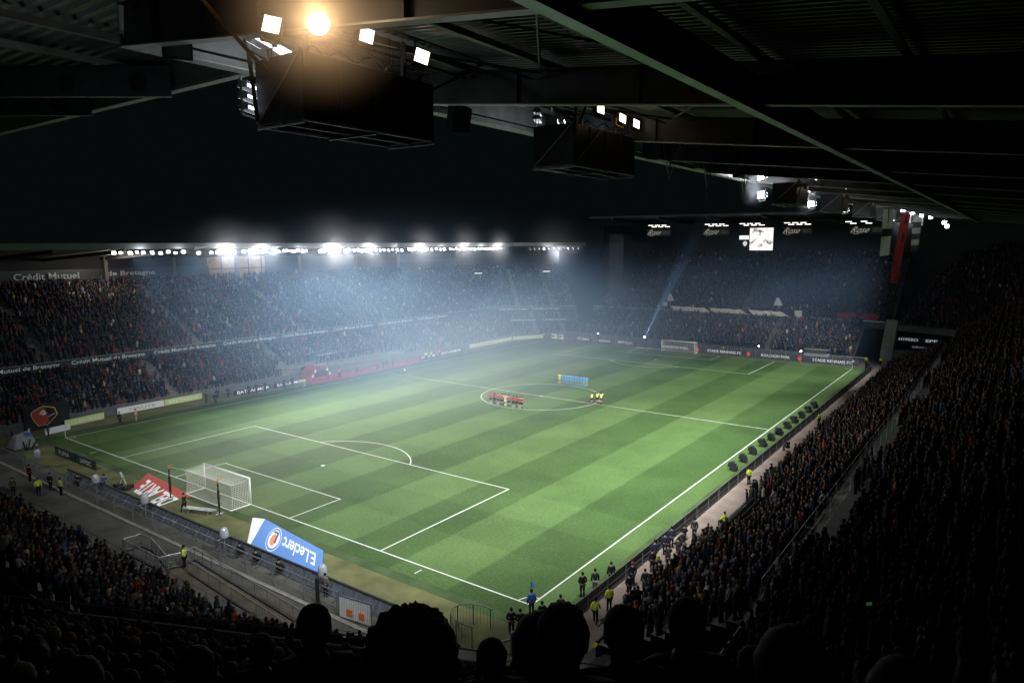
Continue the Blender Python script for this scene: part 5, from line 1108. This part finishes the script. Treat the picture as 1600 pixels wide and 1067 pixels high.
for p,f,c in parts_: Ps.append(p); Fs.append(f+off); Cs.append(c); off += len(p)
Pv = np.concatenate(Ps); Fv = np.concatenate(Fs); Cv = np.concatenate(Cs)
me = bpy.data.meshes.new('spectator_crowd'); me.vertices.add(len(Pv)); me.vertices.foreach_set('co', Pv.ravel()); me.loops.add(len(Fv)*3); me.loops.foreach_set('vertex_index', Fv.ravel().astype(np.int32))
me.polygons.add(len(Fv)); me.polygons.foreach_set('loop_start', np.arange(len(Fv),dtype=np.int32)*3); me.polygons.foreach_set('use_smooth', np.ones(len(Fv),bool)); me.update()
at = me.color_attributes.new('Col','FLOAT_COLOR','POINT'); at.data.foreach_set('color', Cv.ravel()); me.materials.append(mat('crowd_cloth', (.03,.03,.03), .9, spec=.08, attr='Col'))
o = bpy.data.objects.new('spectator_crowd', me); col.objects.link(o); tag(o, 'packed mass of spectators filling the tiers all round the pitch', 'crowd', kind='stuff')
print('crowd', len(rest), 'faces', len(Fv), 'empties', len(emp))
# empty red seats that show between the spectators
b = MB(); E_ = np.array([(s[0],s[1],s[2]) for s in emp]); ok = inview(E_,.02)
for s,v in zip(emp, ok):
    if not v or not s[4].startswith(('left','far')): continue
    x,y,z,h = s[:4]; c_,s_ = math.cos(h),math.sin(h); t_ = (-s_,c_)
    def q(a,f,zz): return (x+t_[0]*a-c_*f, y+t_[1]*a-s_*f, z+zz)
    b.add([q(-.22,-.15,.42),q(.22,-.15,.42),q(.22,.25,.42),q(-.22,.25,.42),q(-.22,.3,.82),q(.22,.3,.82)],[(0,1,2,3),(3,2,5,4)])
tag(b.build('empty_seats', SEATR), 'empty red seats showing between spectators in the stand across the pitch', 'seats', kind='stuff')

# ------------------------------------------------------------------ foreground people (seen from behind, their shade put into near-black colours)
def row_z(x, y):
    n1 = np.array([-.9133,-.4073]); d = (np.array([x,y])-np.array([-22.5,5.5]))@n1; return 6.7+.5*max(0, math.floor(d/.8))
def at_dir(px, py, t):
    d = fw+CR*(px-800)/FPX-CU*(py-533.5)/FPX; return CAM+d*t
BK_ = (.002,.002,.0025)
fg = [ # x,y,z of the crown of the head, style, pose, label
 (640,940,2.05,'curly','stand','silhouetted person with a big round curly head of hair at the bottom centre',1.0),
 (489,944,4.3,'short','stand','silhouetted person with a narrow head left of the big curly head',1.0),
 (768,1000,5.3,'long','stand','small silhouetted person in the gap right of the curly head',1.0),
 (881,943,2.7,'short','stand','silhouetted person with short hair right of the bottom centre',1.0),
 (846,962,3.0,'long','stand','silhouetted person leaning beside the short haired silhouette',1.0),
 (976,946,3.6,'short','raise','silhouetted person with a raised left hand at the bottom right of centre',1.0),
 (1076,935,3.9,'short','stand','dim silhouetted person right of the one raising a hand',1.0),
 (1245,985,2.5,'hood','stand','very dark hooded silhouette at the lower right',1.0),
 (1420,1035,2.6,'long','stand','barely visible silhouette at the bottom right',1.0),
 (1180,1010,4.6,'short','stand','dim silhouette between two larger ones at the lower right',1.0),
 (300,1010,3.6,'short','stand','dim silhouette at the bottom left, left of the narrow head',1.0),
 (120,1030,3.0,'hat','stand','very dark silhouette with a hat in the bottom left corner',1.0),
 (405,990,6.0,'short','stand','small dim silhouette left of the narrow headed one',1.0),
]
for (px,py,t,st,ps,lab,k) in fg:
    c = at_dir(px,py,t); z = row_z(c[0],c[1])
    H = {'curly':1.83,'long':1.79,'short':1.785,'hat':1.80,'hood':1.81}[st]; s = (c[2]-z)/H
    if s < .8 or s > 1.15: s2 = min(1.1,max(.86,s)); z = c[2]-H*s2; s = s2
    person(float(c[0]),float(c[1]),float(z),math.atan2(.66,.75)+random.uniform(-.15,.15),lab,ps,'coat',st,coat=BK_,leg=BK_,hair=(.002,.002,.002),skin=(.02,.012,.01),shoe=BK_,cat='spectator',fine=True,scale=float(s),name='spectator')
b = MB(); b.box(-.012,-.006,-.006,.012,.006,.006); o = b.build('food_packet', mat('yellow_packet', (.6,.5,.04), .6, emit=(.8,.65,.05), es=.10)); c = at_dir(930,1007,3.4); o.location = c; tag(o, 'small yellow packet held by the silhouetted person with the raised hand', 'packet')
b = MB(); b.box(-.02,-.003,-.012,.02,.003,.012); o = b.build('phone_screen', mat('green_glow', (.02,.2,.05), .4, emit=(.15,.75,.25), es=.07)); c = at_dir(1358,943,5.0); o.location = c; o.rotation_euler.z = R(-50); tag(o, 'tiny green glowing phone in the dark lower right crowd', 'phone')

# ------------------------------------------------------------------ light
w = bpy.data.worlds.new('World'); sc.world = w; w.use_nodes = True; bg = w.node_tree.nodes['Background']; bg.inputs[0].default_value = (.36,.52,.58,1); bg.inputs[1].default_value = .0055
def spot(name, loc, aim, power, colr, size, blend=.7, rad=.5):
    l = bpy.data.lights.new(name,'SPOT'); l.energy = power; l.color = colr; l.spot_size = R(size); l.spot_blend = blend; l.shadow_soft_size = rad
    o = bpy.data.objects.new(name,l); col.objects.link(o); o.location = loc; d = Vector(aim)-Vector(loc); o.rotation_euler = d.to_track_quat('-Z','Y').to_euler(); return o
LX = [13.5,20,26.5,31,34.8,41,47,50.5,57,63,70,76,84,90,96]
for i,x in enumerate(LX):
    spot('floodlight_beam',(x,75.0,22.5),(x*.72+8,44,0),24500*(1.25 if x < 45 else .80 if x < 70 else .50),(.90,.95,1),72,.9,1.6)
spot('floodlight_beam',(109.5,68,21.5),(80,40,0),16000,(.90,.95,1),80,.8)
for x in (-3,8,18,30,42,54,68,84,96):
    spot('floodlight_beam',(x,-6.4,27.4),(x*.8+16+(4 if x<0 else 0)+(10 if x > 80 else 0),19,0),46000 if x < 20 else 36000 if x < 50 else 29000,(.93,.96,1),84,.5)
for y in (0,12,24,36,48,60): spot('floodlight_beam',(-21.3,y+1,27.6),(12,y*.95+(1.5 if y > 5 else -1),0),8300,(.93,.96,1),60,.8)  # unseen near-end roof spots added to brighten the near half of the pitch
for y in (6,18,30,42,56): spot('floodlight_beam',(-21.3,y,27.6),(-5.2,y+2,0),2600,(.93,.96,1),30,.6)  # unseen near-end roof spots added to light the path and board backs
for x,y_,z_ in ((-26.5,-13.55,26.88),(-8.0,-10.15,28.25)):
    p = bpy.data.lights.new('warm_lamp_light','POINT'); p.energy = 60 if x < -20 else 8; p.color = (1,.66,.36); p.shadow_soft_size = .15; o = bpy.data.objects.new('warm_lamp_light',p); col.objects.link(o); o.location = (x,y_,z_)
for (x,y,z,e,c) in ((-22.0,-6.6,27.7,60,(.85,.92,1)),(-9,-6.6,27.7,20,(.85,.92,1)),(3,-6.5,27.5,2,(.85,.92,1)),(22,-9,27.9,2,(1,.8,.6)),(50,-9,27.9,3,(1,.8,.6)),(-28.5,-1,26.6,16,(.75,.9,1))):
    p = bpy.data.lights.new('roof_fill','POINT'); p.energy = e; p.color = c; p.shadow_soft_size = .3; o = bpy.data.objects.new('roof_fill',p); col.objects.link(o); o.location = (x,y,z)  # unseen fill points added to brighten the roof underside
spot('spotlight_beam',(106.4,42.3,2.6),(112,33.4,24.9),480000,(.58,.72,1),11,1,.1)
spot('floodlight_beam',(-17,-6.4,27.4),(-4,26,0),26000,(.93,.96,1),66,.9)
for x in (20,60,95): 
    l = bpy.data.lights.new('concourse_light','POINT'); l.energy = 900; l.color = (1,.85,.7); l.shadow_soft_size = 1; o = bpy.data.objects.new('concourse_light',l); col.objects.link(o); o.location = (x,97,20)
# haze banks and made-up bloom halos: scattering volumes, soft edged because they are lens shaped
def haze(name, c, r, dens, colr, aniso, label, noise=False):
    me_ = bpy.data.meshes.new(name); b_ = MB(); n,m = 32,16; vs=[(0,0,1)]
    for i in range(1,m):
        for j in range(n): a=math.pi*i/m; p=2*math.pi*j/n; vs.append((math.sin(a)*math.cos(p),math.sin(a)*math.sin(p),math.cos(a)))
    vs.append((0,0,-1)); fs=[(0,1+j,1+(j+1)%n) for j in range(n)]
    for i in range(m-2): fs += [(1+i*n+j,1+(i+1)*n+j,1+(i+1)*n+(j+1)%n,1+i*n+(j+1)%n) for j in range(n)]
    fs += [(1+(m-2)*n+j,len(vs)-1,1+(m-2)*n+(j+1)%n) for j in range(n)]
    b_.add(vs,fs); m_ = bpy.data.materials.new(name); m_.use_nodes=True; nt=m_.node_tree; nt.nodes.clear(); out=nt.nodes.new('ShaderNodeOutputMaterial'); v=nt.nodes.new('ShaderNodeVolumeScatter'); v.inputs['Color'].default_value=(*colr,1); v.inputs['Density'].default_value=dens; v.inputs['Anisotropy'].default_value=aniso; nt.links.new(v.outputs[0],out.inputs['Volume'])
    tc_=nt.nodes.new('ShaderNodeTexCoord'); ln_=nt.nodes.new('ShaderNodeVectorMath'); ln_.operation='LENGTH'; nt.links.new(tc_.outputs['Object'],ln_.inputs[0])
    mr_=nt.nodes.new('ShaderNodeMapRange'); mr_.interpolation_type='SMOOTHSTEP'; mr_.inputs['From Min'].default_value=1; mr_.inputs['From Max'].default_value=.0; mr_.inputs['To Max'].default_value=dens; nt.links.new(ln_.outputs['Value'],mr_.inputs['Value'])
    if noise:
        nz_=nt.nodes.new('ShaderNodeTexNoise'); nz_.inputs['Scale'].default_value=2.6; nz_.inputs['Detail'].default_value=3; nt.links.new(tc_.outputs['Object'],nz_.inputs['Vector'])
        m2=nt.nodes.new('ShaderNodeMapRange'); m2.inputs['From Min'].default_value=.3; m2.inputs['From Max'].default_value=.7; m2.inputs['To Min'].default_value=.45; m2.inputs['To Max'].default_value=1.55; nt.links.new(nz_.outputs['Fac'],m2.inputs['Value'])
        mu=nt.nodes.new('ShaderNodeMath'); mu.operation='MULTIPLY'; nt.links.new(m2.outputs['Result'],mu.inputs[0]); nt.links.new(mr_.outputs['Result'],mu.inputs[1]); nt.links.new(mu.outputs[0],v.inputs['Density'])
    else: nt.links.new(mr_.outputs['Result'],v.inputs['Density'])
    o=b_.build(name,m_); o.location=c; o.scale=r; tag(o,label,'haze',kind='stuff'); return o
haze('floodlit_haze',(50,60,7),(64,56,25),.0115,(.44,.68,1),.25,'thin bluish smoke under the floodlights over the long stand and the pitch beside it',True)
haze('floodlit_haze',(56,44,4),(50,34,12),.0058,(.66,.80,1),.2,'pale thin smoke drifting low over the left and centre of the pitch',True)
haze('floodlit_haze',(112,32,9),(42,58,21),.0125,(.40,.65,1),.25,'thin bluish smoke veiling the far stand behind the distant goal',True)
for (x,p_) in ((14.5,500),(20,350),(27.4,3800),(33.9,2400),(41,500),(48.1,4800),(56.8,2900),(63.5,500),(70.8,3600),(77.5,700),(84.5,2900),(91,900),(97,2600),(109,700),(112,1300),(115,800)):
    y_ = 75.4 if x < 105 else 68.8; z_ = 22.0
    p = bpy.data.lights.new('bloom_light','POINT'); p.energy = p_*.5; p.color = (.93,.95,1); p.shadow_soft_size = .35; o = bpy.data.objects.new('bloom_light',p); col.objects.link(o); o.location = (x,y_,z_)  # extra points in front of the row lamps, added to feed the bloom volumes
for (x,z,e) in ((23,28.25,50),(23.2,26.8,50),(39.5,28.25,50),(39.7,26.8,50),(55.5,27.6,60),(72,27.6,60),(89,27.6,60),(104,27.6,80),(111,27.6,160)):
    p = bpy.data.lights.new('bloom_light','POINT'); p.energy = e*(.8 if x < 50 else .3); p.color = (.9,.94,1); p.shadow_soft_size = .15; o = bpy.data.objects.new('bloom_light',p); col.objects.link(o); o.location = (x-.5,-6.0,z)  # extra points beside the roof edge LEDs, added for their bloom
haze('bloom_halo',(22.6,-6.2,27.5),(1.7,1.4,1.9),.08,(.9,.95,1),0,'added white bloom volume around the third pair of roof edge floodlights')  # halo volumes added around the lamps to imitate lens bloom
haze('bloom_halo',(39.2,-6.2,27.5),(2.0,1.5,2.1),.07,(.9,.95,1),0,'added white bloom volume around the fourth pair of roof edge floodlights')
haze('bloom_halo',(110,-6.0,27.4),(5,4,4.5),.06,(.8,.9,1),0,'added white bloom volume around the last roof edge floodlights')
haze('bloom_halo',(27.5,75.4,22),(8,4,6.5),.030,(.95,.96,1),0,'added white bloom volume around the floodlights, first bright cluster')
haze('bloom_halo',(34,75.4,22),(6.5,4,5.5),.022,(.95,.96,1),0,'added white bloom volume around the floodlights, second bright cluster')
haze('bloom_halo',(48.1,75.4,22),(10,4,8.5),.035,(.95,.96,1),0,'added white bloom volume around the floodlights, tallest cluster')
haze('bloom_halo',(57,75.4,22),(9,4,7),.022,(.95,.96,1),0,'added white bloom volume around the floodlights, fourth cluster')
haze('bloom_halo',(58,75.4,22),(56,4,6),.006,(.95,.96,1),0,'added white bloom volume along the whole row of floodlights')
haze('bloom_halo',(97,75.4,22),(6,4,6),.030,(.95,.96,1),0,'added white bloom volume around the last cluster of the long row')
haze('bloom_halo',(84.5,75.4,22),(6.5,4,7),.030,(.95,.96,1),0,'added white bloom volume around the sixth bright cluster')
haze('bloom_halo',(70.8,75.4,22),(6.5,4,6.5),.034,(.95,.96,1),0,'added white bloom volume around the floodlights in the fifth bright cluster')
haze('bloom_halo',(111.5,68.8,22),(11,9,10),.02,(.95,.96,1),0,'added white bloom volume around the separate corner floodlight row')
haze('lamp_bloom_halo',(-26.4,-13.4,26.95),(1.9,1.9,1.7),.55,(1,.8,.6),0,'added warm bloom volume around the blazing lamp on the nearest box')  # halo volume added to imitate the flare of this lamp
sc.view_settings.view_transform = 'Standard'; sc.view_settings.look = 'None'; sc.view_settings.exposure = 0
cy = sc.cycles; cy.use_denoising = True; cy.denoiser = 'OPENIMAGEDENOISE'; cy.max_bounces = 4; cy.diffuse_bounces = 2; cy.glossy_bounces = 2; cy.transmission_bounces = 2; cy.volume_bounces = 0; cy.transparent_max_bounces = 8; cy.use_light_tree = True; cy.volume_step_rate = 1.0; cy.volume_max_steps = 48
cy.sample_clamp_indirect = 3; cy.caustics_reflective = False; cy.caustics_refractive = False
